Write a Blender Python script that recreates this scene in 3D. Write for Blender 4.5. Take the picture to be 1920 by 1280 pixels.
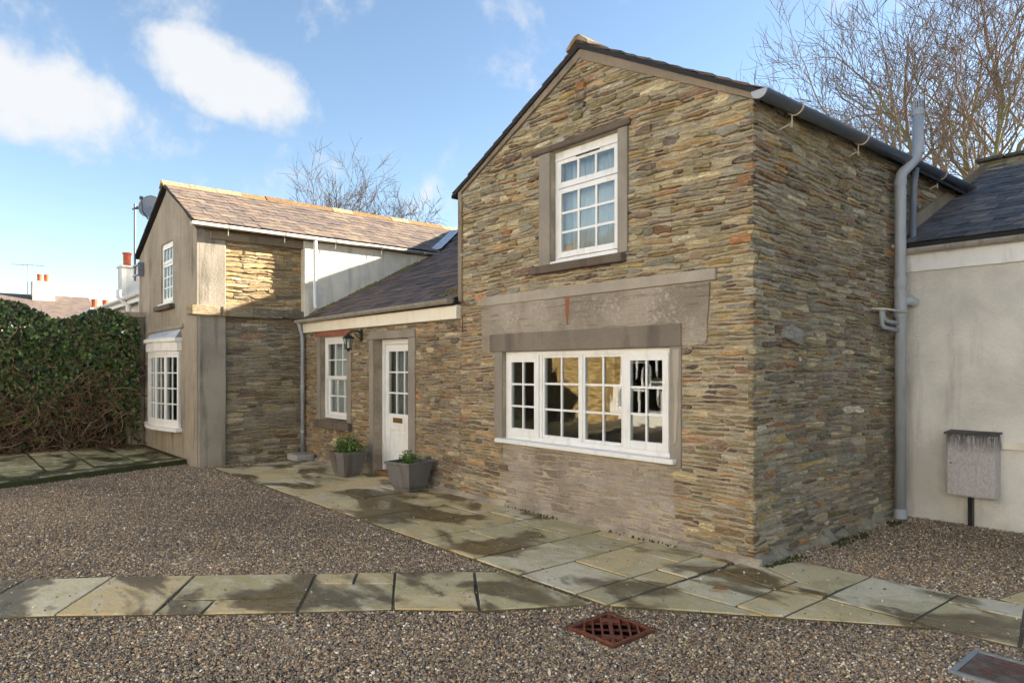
import bpy, math, random
import numpy as np
from mathutils import Vector, Matrix

for o in list(bpy.data.objects):
    bpy.data.objects.remove(o)
sc = bpy.context.scene
COL = sc.collection
R = math.radians

# ------------------------------------------------------------------ camera
CAM = Vector((2.97, -5.116, 1.6))
cam = bpy.data.cameras.new('camera')
cam.lens = 24.0
cam.sensor_width = 36.0
cam.shift_y = 50 / 1920
cam.clip_start = 0.05
cam.clip_end = 2000
cam_o = bpy.data.objects.new('camera', cam)
COL.objects.link(cam_o)
cam_o.location = CAM
cam_o.rotation_euler = (R(90), 0, R(49.584))
sc.camera = cam_o

# ------------------------------------------------------------------ sun, sky, exposure
SUN_DIR = Vector((1.0, 2.5, 1.015)).normalized()      # towards the sun
SUN_EL = math.asin(SUN_DIR.z)
SUN_AZ = math.atan2(SUN_DIR.x, SUN_DIR.y)           # clockwise from +Y
sun = bpy.data.lights.new('sun', 'SUN')
sun.energy = 4.0
sun.angle = R(0.5)
sun.color = (1.0, 0.89, 0.74)
sun_o = bpy.data.objects.new('sun', sun)
COL.objects.link(sun_o)
sun_o.rotation_euler = (-SUN_DIR).to_track_quat('-Z', 'Y').to_euler()
sun_o.location = (10, 20, 20)

SKY_STRENGTH = 0.05
CLOUD_STRENGTH = 0.182
world = bpy.data.worlds.new('World')
sc.world = world
world.use_nodes = True


def build_world():
    nt = world.node_tree
    N, L = nt.nodes, nt.links
    N.clear()
    out = N.new('ShaderNodeOutputWorld')
    bg = N.new('ShaderNodeBackground')
    bg.inputs[1].default_value = SKY_STRENGTH
    sky = N.new('ShaderNodeTexSky')
    sky.sky_type = 'NISHITA'
    sky.sun_disc = False
    sky.sun_elevation = SUN_EL
    sky.sun_rotation = SUN_AZ
    sky.altitude = 0
    sky.air_density = 1.0
    sky.dust_density = 0.15
    sky.ozone_density = 1.2
    L.new(sky.outputs[0], bg.inputs[0])
    tc = N.new('ShaderNodeTexCoord')
    nrm = N.new('ShaderNodeVectorMath'); nrm.operation = 'NORMALIZE'
    L.new(tc.outputs['Generated'], nrm.inputs[0])
    D = nrm.outputs[0]

    def math_(op, a, b=None, c=None, clamp=False):
        m = N.new('ShaderNodeMath'); m.operation = op; m.use_clamp = clamp
        for i, v in enumerate((a, b, c)):
            if v is None: continue
            if isinstance(v, (int, float)): m.inputs[i].default_value = v
            else: L.new(v, m.inputs[i])
        return m.outputs[0]

    def dot(v):
        m = N.new('ShaderNodeVectorMath'); m.operation = 'DOT_PRODUCT'
        L.new(D, m.inputs[0]); m.inputs[1].default_value = v
        return m.outputs['Value']

    def noise(scale, detail, rough, vec=None, dist=0.25):
        n = N.new('ShaderNodeTexNoise')
        n.inputs['Scale'].default_value = scale
        n.inputs['Detail'].default_value = detail
        n.inputs['Roughness'].default_value = rough
        n.inputs['Distortion'].default_value = dist
        L.new(vec if vec is not None else D, n.inputs['Vector'])
        return n.outputs['Fac']
    n1 = noise(7.0, 6.0, 0.58)
    n2 = noise(30.0, 4.0, 0.6, None, 0.0)
    mask = None
    # cumulus clouds: azimuth (deg, from +Y towards -X), elevation, half width, half height (deg), tilt
    clouds = [(71.6, 21.2, 7.6, 3.1, -14), (83.8, 17.6, 8.6, 3.7, -12), (88, 1.5, 9.0, 2.0, 3),
              (140, 34, 17, 7, 5), (185, 24, 14, 6, -6), (240, 36, 18, 8, 8), (112, 28, 11, 5, 4)]  # this row is out of view, added for reflections and extra brightness
    for az, el, a, b, tilt in clouds:
        az, el, tilt = R(az), R(el), R(tilt)
        c = Vector((-math.sin(az) * math.cos(el), math.cos(az) * math.cos(el), math.sin(el)))
        r = Vector((math.cos(az), math.sin(az), 0))
        u = r.cross(c); u.normalize()
        r2 = r * math.cos(tilt) + u * math.sin(tilt)
        u2 = -r * math.sin(tilt) + u * math.cos(tilt)
        x = math_('DIVIDE', dot(r2), math.tan(R(a)))
        y = math_('DIVIDE', dot(u2), math.tan(R(b)))
        rr = math_('ADD', math_('MULTIPLY', x, x), math_('MULTIPLY', y, y))
        front = math_('GREATER_THAN', dot(c), 0.5)
        m = math_('MULTIPLY', math_('SUBTRACT', 1.0, rr), front)
        m = math_('MAXIMUM', m, -2.2)
        mask = m if mask is None else math_('MAXIMUM', mask, m)
    dens = math_('ADD', mask, math_('MULTIPLY', math_('SUBTRACT', n1, 0.5), 2.8))
    dens = math_('ADD', dens, math_('MULTIPLY', math_('SUBTRACT', n2, 0.5), 0.9))
    mr = N.new('ShaderNodeMapRange'); mr.interpolation_type = 'SMOOTHSTEP'
    mr.inputs['From Min'].default_value = 0.05; mr.inputs['From Max'].default_value = 0.95
    L.new(dens, mr.inputs['Value'])
    cum = math_('MULTIPLY', mr.outputs[0], 0.94)
    # thin high cirrus, streaked
    mp = N.new('ShaderNodeMapping'); mp.inputs['Rotation'].default_value = (0, R(9), R(35))
    mp.inputs['Scale'].default_value = (1.2, 2.2, 11)
    L.new(D, mp.inputs[0])
    n3 = noise(1.9, 5, 0.62, mp.outputs[0], 0.0)
    cr = N.new('ShaderNodeMapRange'); cr.interpolation_type = 'SMOOTHSTEP'
    cr.inputs['From Min'].default_value = 0.60; cr.inputs['From Max'].default_value = 0.92
    cr.inputs['To Max'].default_value = 0.34
    L.new(n3, cr.inputs['Value'])
    fac = math_('MAXIMUM', cum, cr.outputs[0])
    cl = N.new('ShaderNodeBackground')
    cl.inputs[0].default_value = (0.97, 0.985, 1.0, 1)
    cl.inputs[1].default_value = CLOUD_STRENGTH
    mx = N.new('ShaderNodeMixShader')
    L.new(fac, mx.inputs[0]); L.new(bg.outputs[0], mx.inputs[1]); L.new(cl.outputs[0], mx.inputs[2])
    L.new(mx.outputs[0], out.inputs[0])


build_world()
world.cycles.sampling_method = 'MANUAL'
world.cycles.sample_map_resolution = 512
vs = sc.view_settings
vs.view_transform = 'Standard'
vs.look = 'None'
vs.exposure = 2.42
vs.gamma = 1.0
vs.use_curve_mapping = False
sc.render.engine = 'CYCLES'
sc.cycles.use_denoising = True
sc.cycles.max_bounces = 6
sc.cycles.diffuse_bounces = 3
sc.cycles.glossy_bounces = 3
sc.cycles.transparent_max_bounces = 12
sc.cycles.caustics_reflective = False
sc.cycles.caustics_refractive = False
sc.cycles.sample_clamp_indirect = 6.0
sc.cycles.adaptive_threshold = 0.02


# ------------------------------------------------------------------ helpers: colour and materials
def lin(c):
    return tuple(((v / 255) / 12.92 if v <= 10 else (((v / 255) + 0.055) / 1.055) ** 2.4) for v in c)


class NT:
    """small helper round a material's node tree"""
    def __init__(self, name, rough=0.8):
        m = bpy.data.materials.new(name); m.use_nodes = True
        self.m = m; self.N = m.node_tree.nodes; self.L = m.node_tree.links
        self.b = self.N['Principled BSDF']
        self.b.inputs['Roughness'].default_value = rough
        g = self.N.new('ShaderNodeNewGeometry'); self.pos = g.outputs['Position']

    def mapped(self, scale, rot=(0, 0, 0), vec=None):
        mp = self.N.new('ShaderNodeMapping'); mp.inputs['Scale'].default_value = scale
        mp.inputs['Rotation'].default_value = rot
        self.L.new(vec or self.pos, mp.inputs[0]); return mp.outputs[0]

    def noise(self, scale, detail=4, rough=0.55, vec=None, out='Fac', dist=0.0):
        n = self.N.new('ShaderNodeTexNoise'); n.inputs['Scale'].default_value = scale
        n.inputs['Detail'].default_value = detail; n.inputs['Roughness'].default_value = rough
        n.inputs['Distortion'].default_value = dist
        self.L.new(vec or self.pos, n.inputs['Vector']); return n.outputs[out]

    def voronoi(self, scale, vec=None, feature='F1', out='Distance', rnd=1.0):
        n = self.N.new('ShaderNodeTexVoronoi'); n.feature = feature
        n.inputs['Scale'].default_value = scale; n.inputs['Randomness'].default_value = rnd
        self.L.new(vec or self.pos, n.inputs['Vector']); return n.outputs[out]

    def rng(self, v, a, b, c=0.0, d=1.0, smooth=True):
        m = self.N.new('ShaderNodeMapRange')
        if smooth: m.interpolation_type = 'SMOOTHSTEP'
        for k, x in zip(('From Min', 'From Max', 'To Min', 'To Max'), (a, b, c, d)):
            m.inputs[k].default_value = x
        self.L.new(v, m.inputs['Value']); return m.outputs[0]

    def math(self, op, a, b, clamp=False):
        m = self.N.new('ShaderNodeMath'); m.operation = op; m.use_clamp = clamp
        for i, v in enumerate((a, b)):
            if isinstance(v, (int, float)): m.inputs[i].default_value = v
            else: self.L.new(v, m.inputs[i])
        return m.outputs[0]

    def mix(self, fac, a, b, mode='MIX'):
        m = self.N.new('ShaderNodeMix'); m.data_type = 'RGBA'; m.blend_type = mode
        m.clamp_factor = True
        for sock, v in ((m.inputs[0], fac), (m.inputs[6], a), (m.inputs[7], b)):
            if isinstance(v, (int, float)): sock.default_value = v
            elif isinstance(v, tuple): sock.default_value = (*v[:3], 1)
            else: self.L.new(v, sock)
        return m.outputs[2]

    def mul(self, c, v):
        """colour times scalar socket"""
        cb = self.N.new('ShaderNodeCombineColor')
        for i in range(3): self.L.new(v, cb.inputs[i])
        return self.mix(1.0, c, cb.outputs[0], 'MULTIPLY')

    def attr(self, name, typ='GEOMETRY'):
        a = self.N.new('ShaderNodeAttribute'); a.attribute_name = name; a.attribute_type = typ
        return a

    def bump(self, h, strength=0.5, dist=0.01, prev=None):
        b = self.N.new('ShaderNodeBump'); b.inputs['Strength'].default_value = strength
        b.inputs['Distance'].default_value = dist
        self.L.new(h, b.inputs['Height'])
        if prev is not None: self.L.new(prev, b.inputs['Normal'])
        return b.outputs[0]

    def done(self, col=None, normal=None, rough=None, metal=None, spec=None):
        if col is not None:
            if isinstance(col, tuple): self.b.inputs['Base Color'].default_value = (*col[:3], 1)
            else: self.L.new(col, self.b.inputs['Base Color'])
        if normal is not None: self.L.new(normal, self.b.inputs['Normal'])
        if rough is not None:
            if isinstance(rough, (int, float)): self.b.inputs['Roughness'].default_value = rough
            else: self.L.new(rough, self.b.inputs['Roughness'])
        if metal is not None: self.b.inputs['Metallic'].default_value = metal
        if spec is not None: self.b.inputs['Specular IOR Level'].default_value = spec
        return self.m


def mat_stone():
    n = NT('rubble_stone', 0.88)
    c = n.attr('Col').outputs['Color']
    streak = n.noise(1.0, 5, 0.7, n.mapped((6, 6, 70)), dist=0.6)
    fine = n.noise(1.0, 4, 0.7, n.mapped((22, 22, 190)), dist=0.4)
    grain = n.noise(60, 4, 0.75)
    patch = n.noise(1.0, 5, 0.65, n.mapped((9, 9, 22)), dist=0.7)
    c = n.mix(n.math('MULTIPLY', n.rng(patch, 0.50, 0.64), 0.55), c, lin((156, 150, 128)))
    c = n.mix(n.math('MULTIPLY', n.rng(patch, 0.50, 0.36), 0.45), c, lin((140, 118, 78)))
    c = n.mul(c, n.rng(streak, 0.25, 0.75, 0.50, 1.62, False))
    c = n.mul(c, n.rng(fine, 0.28, 0.72, 0.52, 1.55, False))
    c = n.mul(c, n.rng(grain, 0.3, 0.7, 0.78, 1.22, False))
    rust = n.rng(n.noise(1.0, 4, 0.6, n.mapped((4, 4, 16))), 0.62, 0.74)
    c = n.mix(n.math('MULTIPLY', rust, 0.5), c, lin((146, 96, 54)))
    lich = n.rng(n.noise(11, 6, 0.75), 0.54, 0.66)
    big = n.rng(n.noise(0.9, 3, 0.5), 0.40, 0.64)
    c = n.mix(n.math('MULTIPLY', n.math('MULTIPLY', lich, big), 0.6), c, lin((186, 180, 160)))
    ylw = n.rng(n.noise(5.3, 5, 0.65), 0.60, 0.72)
    c = n.mix(n.math('MULTIPLY', ylw, 0.4), c, lin((156, 144, 80)))
    h = n.bump(streak, 0.9, 0.02)
    h = n.bump(fine, 0.7, 0.008, h)
    h = n.bump(grain, 0.5, 0.006, h)
    return n.done(c, h)


def mat_mortar(col, name='mortar'):
    n = NT(name, 0.95)
    a = n.noise(3.0, 5, 0.6); g = n.noise(70, 4, 0.7)
    c = n.mix(n.rng(a, 0.3, 0.7), tuple(x * 0.62 for x in col), tuple(x * 1.15 for x in col))
    c = n.mul(c, n.rng(g, 0.3, 0.7, 0.72, 1.25, False))
    return n.done(c, n.bump(g, 0.8, 0.012))


def mat_render(name, col, stain, amount=0.6, grain=1.0, streaks=True):
    """cement / lime render with vertical stains and grit"""
    n = NT(name, 0.93)
    big = n.noise(1.3, 5, 0.6, dist=0.4)
    st = n.noise(1.0, 5, 0.6, n.mapped((5.5, 5.5, 0.7)))
    g = n.noise(120, 3, 0.7); g2 = n.noise(26, 5, 0.65)
    c = n.mix(n.rng(big, 0.34, 0.68), tuple(x * 0.84 for x in col), tuple(min(1, x * 1.12) for x in col))
    if streaks:
        c = n.mix(n.math('MULTIPLY', n.rng(st, 0.50, 0.74), amount), c, stain)
    c = n.mix(n.math('MULTIPLY', n.rng(g2, 0.55, 0.78), amount * 0.6), c, stain)
    c = n.mul(c, n.rng(g, 0.3, 0.7, 0.86, 1.12, False))
    h = n.bump(g2, 0.45 * grain, 0.02); h = n.bump(g, 0.5 * grain, 0.006, h)
    return n.done(c, h)


def mat_plain(name, col, rough=0.5, var=0.12, scale=9.0, bump=0.1, metal=0.0, dirt=None, dirt_amt=0.0, spec=None):
    n = NT(name, rough)
    a = n.noise(scale, 5, 0.6); f = n.noise(scale * 12, 3, 0.6)
    c = n.mix(n.rng(a, 0.3, 0.7), tuple(x * (1 - var) for x in col), tuple(min(1, x * (1 + var)) for x in col))
    if dirt:
        d = n.noise(1.0, 5, 0.65, n.mapped((scale * 1.6, scale * 1.6, scale * 0.35)))
        c = n.mix(n.math('MULTIPLY', n.rng(d, 0.5, 0.75), dirt_amt), c, dirt)
    r = n.rng(a, 0.3, 0.7, max(0.05, rough - 0.08), min(1, rough + 0.1))
    return n.done(c, n.bump(f, bump, 0.004), r, metal, spec)


def mat_slate():
    n = NT('roof_slate', 0.62)
    c = n.attr('Col').outputs['Color']
    a = n.noise(6, 5, 0.65); g = n.noise(60, 4, 0.65)
    c = n.mul(c, n.rng(a, 0.3, 0.7, 0.75, 1.25, False))
    c = n.mul(c, n.rng(g, 0.3, 0.7, 0.86, 1.14, False))
    lich = n.rng(n.noise(22, 5, 0.7), 0.60, 0.70)
    c = n.mix(n.math('MULTIPLY', lich, 0.5), c, lin((158, 146, 112)))
    return n.done(c, n.bump(g, 0.45, 0.006), n.rng(a, 0.3, 0.7, 0.68, 0.9), spec=0.3)


def mat_slab():
    """riven sandstone flags, wet in patches"""
    n = NT('riven_sandstone', 0.6)
    c = n.attr('Col').outputs['Color']
    a = n.noise(2.4, 5, 0.6, dist=0.8); b = n.noise(1.0, 5, 0.6, n.mapped((3.2, 7.0, 3), (0, 0, R(35))))
    g = n.noise(48, 5, 0.7)
    c = n.mix(n.math('MULTIPLY', n.rng(a, 0.46, 0.68), 0.6), c, lin((166, 152, 104)))
    c = n.mix(n.math('MULTIPLY', n.rng(b, 0.50, 0.72), 0.7), c, lin((214, 206, 186)))
    c = n.mul(c, n.rng(g, 0.3, 0.7, 0.84, 1.14, False))
    relief0 = n.noise(9, 5, 0.65)
    wet_n = n.noise(1.0, 4, 0.55, n.mapped((0.95, 1.7, 1.0), (0, 0, R(12))), dist=0.6)
    wet = n.rng(n.math('ADD', wet_n, n.math('MULTIPLY', n.math('SUBTRACT', relief0, 0.5), 0.10)), 0.488, 0.572)
    film = n.rng(wet_n, 0.60, 0.66)
    c = n.mix(wet, c, n.mix(1.0, c, (0.30, 0.27, 0.22), 'MULTIPLY'))
    r = n.math('SUBTRACT', 0.86, n.math('ADD', n.math('MULTIPLY', wet, 0.44), n.math('MULTIPLY', film, 0.34)))
    relief = n.noise(1.0, 6, 0.62, n.mapped((9, 16, 9), (0, 0, R(20))))
    bs = n.bump(relief, 0.5, 0.012); bs = n.bump(g, 0.3, 0.003, bs)
    return n.done(c, bs, r)


def mat_ground():
    n = NT('gravel_ground', 0.95)
    v = n.voronoi(85, out='Color'); d = n.voronoi(85)
    sep = n.N.new('ShaderNodeSeparateColor'); n.L.new(v, sep.inputs[0])
    ramp = n.N.new('ShaderNodeValToRGB'); n.L.new(sep.outputs[0], ramp.inputs[0])
    cr = ramp.color_ramp; cr.interpolation = 'CONSTANT'
    cols = [(128, 116, 100), (158, 142, 120), (112, 104, 94), (176, 158, 130), (140, 122, 104), (194, 180, 158)]
    cr.elements[0].color = (*lin(cols[0]), 1); cr.elements[1].position = 0.2; cr.elements[1].color = (*lin(cols[1]), 1)
    for i, p in enumerate((0.4, 0.6, 0.78, 0.92)):
        e = cr.elements.new(p); e.color = (*lin(cols[i + 2]), 1)
    c = n.mul(ramp.outputs[0], n.rng(d, 0.0, 0.75, 1.0, 0.55))
    c = n.mul(c, n.rng(n.noise(0.7, 4, 0.6), 0.3, 0.7, 0.8, 1.1))
    inv = n.math('SUBTRACT', 1.0, d)
    return n.done(c, n.bump(inv, 1.0, 0.012))


def mat_pebble():
    n = NT('pebble', 0.75)
    c = n.attr('Col', 'INSTANCER').outputs['Color']
    g = n.noise(300, 3, 0.6)
    return n.done(n.mul(c, n.rng(g, 0.3, 0.7, 0.8, 1.2, False)))


def mat_attr(name, rough=0.7, var=0.25, scale=14, bump=0.2, trans=0.0):
    n = NT(name, rough)
    c = n.attr('Col').outputs['Color']
    a = n.noise(scale, 4, 0.6)
    c = n.mul(c, n.rng(a, 0.3, 0.7, 1 - var, 1 + var, False))
    m = n.done(c, n.bump(a, bump, 0.01))
    if trans: n.b.inputs['Transmission Weight'].default_value = 0
    return m


def mat_glass(name='window_glass', gain=0.9, base=0.10):
    m = bpy.data.materials.new(name); m.use_nodes = True
    N, L = m.node_tree.nodes, m.node_tree.links; N.clear()
    o = N.new('ShaderNodeOutputMaterial'); mx = N.new('ShaderNodeMixShader')
    t = N.new('ShaderNodeBsdfTransparent'); t.inputs[0].default_value = (0.86, 0.9, 0.89, 1)
    g = N.new('ShaderNodeBsdfGlossy'); g.inputs['Roughness'].default_value = 0.012
    lw = N.new('ShaderNodeLayerWeight'); lw.inputs[0].default_value = 0.5
    f = N.new('ShaderNodeMath'); f.operation = 'POWER'; f.inputs[1].default_value = 4.0; L.new(lw.outputs['Facing'], f.inputs[0])
    ma = N.new('ShaderNodeMath'); ma.operation = 'MULTIPLY_ADD'; ma.use_clamp = True
    ma.inputs[1].default_value = gain; ma.inputs[2].default_value = base
    geo = N.new('ShaderNodeNewGeometry'); no = N.new('ShaderNodeTexNoise')
    no.inputs['Scale'].default_value = 2.3; no.inputs['Detail'].default_value = 1
    bp = N.new('ShaderNodeBump'); bp.inputs['Strength'].default_value = 0.008; bp.inputs['Distance'].default_value = 0.05
    L.new(geo.outputs['Position'], no.inputs['Vector']); L.new(no.outputs[0], bp.inputs['Height'])
    L.new(bp.outputs[0], g.inputs['Normal'])
    L.new(f.outputs[0], ma.inputs[0]); L.new(ma.outputs[0], mx.inputs[0])
    L.new(t.outputs[0], mx.inputs[1]); L.new(g.outputs[0], mx.inputs[2]); L.new(mx.outputs[0], o.inputs[0])
    return m


def mat_washed():
    """old limewash-and-cement skim over stones: pinkish grey, flaking"""
    n = NT('washed_stone', 0.92)
    c = n.attr('Col').outputs['Color']
    a = n.noise(3.2, 6, 0.65, dist=0.5); g = n.noise(75, 4, 0.75); w = n.noise(30, 5, 0.75)
    c = n.mix(n.math('MULTIPLY', n.rng(w, 0.52, 0.60), n.rng(a, 0.38, 0.6)), c, lin((178, 168, 160)))
    c = n.mix(n.math('MULTIPLY', n.rng(n.noise(1.1, 4, 0.6), 0.48, 0.68), 0.6), c, lin((104, 92, 78)))
    c = n.mul(c, n.rng(g, 0.3, 0.7, 0.72, 1.25, False))
    return n.done(c, n.bump(g, 0.7, 0.01))


M = {}
M['stone'] = mat_stone()
M['washed'] = mat_washed()
M['mortar'] = mat_mortar(lin((178, 164, 142)))
M['mortar_dark'] = mat_mortar(lin((158, 145, 126)), 'mortar_dark')
M['render'] = mat_render('cement_render', lin((156, 147, 132)), lin((84, 78, 68)), 0.75)
M['render_edge'] = mat_render('verge_mortar', lin((140, 126, 108)), lin((96, 86, 72)), 0.6)
M['surround'] = mat_render('concrete_surround', lin((144, 136, 124)), lin((104, 96, 86)), 0.5, 0.5)
M['lintel'] = mat_render('concrete_lintel', lin((126, 116, 104)), lin((74, 68, 60)), 0.6, 1.0)
M['band'] = mat_render('cement_band', lin((166, 156, 142)), lin((128, 118, 104)), 0.3, 0.4)
M['sillstone'] = mat_render('sill_stone', lin((104, 92, 80)), lin((66, 60, 52)), 0.7, 1.0)
M['white_render'] = mat_render('white_render', lin((214, 208, 192)), lin((150, 146, 136)), 0.5, 0.9)
M['cream_render'] = mat_render('cream_render', lin((226, 222, 212)), lin((176, 170, 160)), 0.6, 1.5)
M['facade'] = mat_render('pale_facade', lin((226, 222, 212)), lin((190, 184, 172)), 0.3, 0.6)
M['white'] = mat_plain('white_paint', (0.80, 0.80, 0.79), 0.38, 0.03, 7, 0.04, dirt=lin((178, 172, 158)), dirt_amt=0.38)
M['cream'] = mat_plain('cream_paint', lin((232, 224, 206)), 0.5, 0.04, 5, 0.05, dirt=lin((196, 184, 160)), dirt_amt=0.3)
M['grey_pipe'] = mat_plain('grey_plastic', lin((162, 166, 172)), 0.42, 0.08, 5, 0.06, dirt=lin((104, 104, 102)), dirt_amt=0.35)
M['dark_pipe'] = mat_plain('dark_grey_plastic', lin((108, 114, 124)), 0.36, 0.10, 5, 0.05, dirt=lin((66, 66, 66)), dirt_amt=0.3)
M['cream_pipe'] = mat_plain('weathered_cream_metal', lin((196, 186, 168)), 0.5, 0.12, 6, 0.15, dirt=lin((122, 108, 88)), dirt_amt=0.5)
M['brown_pipe'] = mat_plain('weathered_grey_metal', lin((150, 142, 128)), 0.55, 0.14, 6, 0.15, dirt=lin((92, 82, 68)), dirt_amt=0.5)
M['slate'] = mat_slate()
M['deck'] = mat_plain('roof_felt', (0.02, 0.02, 0.022), 0.9)
M['lead'] = mat_plain('lead', lin((186, 192, 198)), 0.6, 0.15, 6, 0.2, dirt=lin((130, 134, 138)), dirt_amt=0.4)
M['ridge'] = mat_attr('lichen_ridge', 0.9, 0.45, 18, 0.5)
M['glass'] = mat_glass()
M['black'] = mat_plain('black_metal', (0.012, 0.012, 0.013), 0.35, 0.2, 12, 0.05)
M['iron'] = mat_plain('rusty_iron', lin((112, 62, 42)), 0.8, 0.35, 30, 0.5, dirt=lin((66, 42, 34)), dirt_amt=0.6)
M['brass'] = mat_plain('brass', lin((150, 118, 60)), 0.35, 0.15, 12, 0.05, metal=0.8)
M['slab'] = mat_slab()
M['ground'] = mat_ground()
M['pebble'] = mat_pebble()
M['leaf'] = mat_attr('leaf', 0.45, 0.3, 6, 0.0)
M['bark'] = mat_attr('bark', 0.9, 0.3, 16, 0.5)
M['planter'] = mat_render('lead_planter', lin((112, 110, 108)), lin((84, 66, 50)), 0.9, 1.0)
M['soil'] = mat_plain('soil', (0.03, 0.022, 0.015), 0.95, 0.3, 30, 0.8)
n_ = NT('weathered_cabinet', .9); sx = n_.N.new('ShaderNodeSeparateXYZ'); n_.L.new(n_.pos, sx.inputs[0])
dr_ = n_.noise(1.0, 5, .7, n_.mapped((30, 30, 4))); sp2 = n_.noise(1.0, 6, .78, n_.mapped((46, 46, 24)))
run = n_.math('MULTIPLY', n_.rng(sx.outputs[2], .70, .93), n_.rng(dr_, .34, .58)); blot = n_.math('MULTIPLY', n_.rng(sp2, .40, .72), .55)
c_ = n_.mix(blot, lin((196, 190, 188)), lin((116, 110, 106))); c_ = n_.mix(n_.math('MULTIPLY', run, .85), c_, lin((52, 48, 44)))
M['asbestos'] = n_.done(c_, n_.bump(sp2, .4, .006))
M['terracotta'] = mat_plain('terracotta', lin((196, 98, 62)), 0.8, 0.2, 8, 0.2)
M['far_slate'] = mat_plain('far_slate', lin((112, 98, 88)), 0.8, 0.2, 3, 0.3)
M['grey_slate'] = mat_plain('grey_far_slate', lin((92, 92, 98)), 0.7, 0.2, 3, 0.3)
M['wood'] = mat_plain('table_wood', lin((190, 150, 100)), 0.45, 0.15, 6, 0.05)
M['room'] = mat_plain('room_wall', lin((120, 112, 100)), 0.9, 0.05)
M['room_floor'] = mat_plain('room_floor', lin((70, 52, 38)), 0.5, 0.2)
M['curtain'] = mat_plain('net_curtain', (.82, .84, .86), 0.9, 0.05, 4)
M['green_fabric'] = mat_plain('green_fabric', lin((120, 140, 60)), 0.9, 0.1)
M['brick_step'] = mat_plain('brick_step', lin((140, 104, 70)), 0.85, 0.25, 20, 0.4)
M['moss'] = mat_plain('moss', lin((62, 66, 30)), 0.95, 0.35, 30, 0.9)
M['dish'] = mat_plain('dish_grey', lin((128, 138, 150)), 0.45, 0.06, 6, 0.03)
M['leafdry'] = mat_plain('dry_leaf', lin((136, 84, 48)), 0.8, 0.3, 30, 0.2)


# ------------------------------------------------------------------ helpers: meshes and objects
class MB:
    def __init__(self):
        self.v, self.f, self.c = [], [], []
        self.col = None

    def add(self, verts, faces):
        b = len(self.v)
        self.v += [tuple(p) for p in verts]
        self.f += [tuple(b + i for i in q) for q in faces]
        if self.col is not None: self.c += [self.col] * len(verts)
        return self

    def box(self, x0, x1, y0, y1, z0, z1):
        x0, x1 = sorted((x0, x1)); y0, y1 = sorted((y0, y1)); z0, z1 = sorted((z0, z1))
        return self.add([(x0, y0, z0), (x1, y0, z0), (x1, y1, z0), (x0, y1, z0), (x0, y0, z1), (x1, y0, z1), (x1, y1, z1), (x0, y1, z1)],
                        [(0, 3, 2, 1), (4, 5, 6, 7), (0, 1, 5, 4), (1, 2, 6, 5), (2, 3, 7, 6), (3, 0, 4, 7)])

    def prism(self, poly, off):
        """polygon of 3D points extruded by vector off"""
        n = len(poly); off = Vector(off)
        vs = [Vector(p) for p in poly]; vs += [p + off for p in vs]
        fs = [tuple(range(n - 1, -1, -1)), tuple(range(n, 2 * n))]
        fs += [(i, (i + 1) % n, n + (i + 1) % n, n + i) for i in range(n)]
        return self.add(vs, fs)

    def tube(self, path, rad, n=10, caps=True):
        pts = [Vector(p) for p in path]
        rads = rad if isinstance(rad, (list, tuple)) else [rad] * len(pts)
        base = len(self.v); rings = []
        ref = None
        for i, p in enumerate(pts):
            if i == 0: d = pts[1] - p
            elif i == len(pts) - 1: d = p - pts[i - 1]
            else: d = (pts[i + 1] - p).normalized() + (p - pts[i - 1]).normalized()
            if d.length < 1e-9: d = Vector((0, 0, 1))
            d.normalize()
            if ref is None: ref = Vector((1, 0, 0)) if abs(d.x) < 0.8 else Vector((0, 1, 0))
            a = (ref - d * ref.dot(d)).normalized(); b = d.cross(a); ref = a
            rings.append([p + (a * math.cos(2 * math.pi * k / n) + b * math.sin(2 * math.pi * k / n)) * rads[i] for k in range(n)])
        vs = [q for r in rings for q in r]; fs = []
        for i in range(len(pts) - 1):
            for k in range(n):
                fs.append((i * n + k, i * n + (k + 1) % n, (i + 1) * n + (k + 1) % n, (i + 1) * n + k))
        if caps:
            fs.append(tuple(range(n - 1, -1, -1))); fs.append(tuple((len(pts) - 1) * n + k for k in range(n)))
        return self.add(vs, fs)

    def lathe(self, prof, center, n=20):
        """profile of (radius, z)"""
        cx, cy, cz = center; vs, fs = [], []
        for r, z in prof:
            vs += [(cx + r * math.cos(2 * math.pi * k / n), cy + r * math.sin(2 * math.pi * k / n), cz + z) for k in range(n)]
        for i in range(len(prof) - 1):
            for k in range(n):
                fs.append((i * n + k, i * n + (k + 1) % n, (i + 1) * n + (k + 1) % n, (i + 1) * n + k))
        fs.append(tuple(range(n - 1, -1, -1))); fs.append(tuple((len(prof) - 1) * n + k for k in range(n)))
        return self.add(vs, fs)

    def mesh(self, name, mat, smooth=False):
        me = bpy.data.meshes.new(name)
        me.from_pydata(self.v, [], self.f)
        if self.c:
            a = me.attributes.new('Col', 'FLOAT_COLOR', 'POINT')
            arr = np.ones((len(self.v), 4), dtype=np.float32); arr[:, :3] = np.array(self.c, dtype=np.float32)[:, :3]
            a.data.foreach_set('color', arr.ravel())
        if mat is not None: me.materials.append(mat)
        if smooth: me.polygons.foreach_set('use_smooth', [True] * len(me.polygons))
        me.update()
        return me

    def build(self, name, mat, parent=None, smooth=False, kind=None, bevel=0.0):
        o = bpy.data.objects.new(name, self.mesh(name, mat, smooth))
        COL.objects.link(o)
        if parent is not None: attach(o, parent)
        if kind: o['kind'] = kind
        if bevel:
            md = o.modifiers.new('bevel', 'BEVEL'); md.width = bevel; md.segments = 2; md.limit_method = 'ANGLE'
        return o


WORLD_OFF = {}


def attach(o, parent):
    """parent o (whose vertices are in world coordinates) without moving it"""
    o.parent = parent
    off = WORLD_OFF.get(parent.name)
    if off is not None:
        o.location = o.location - off


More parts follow.
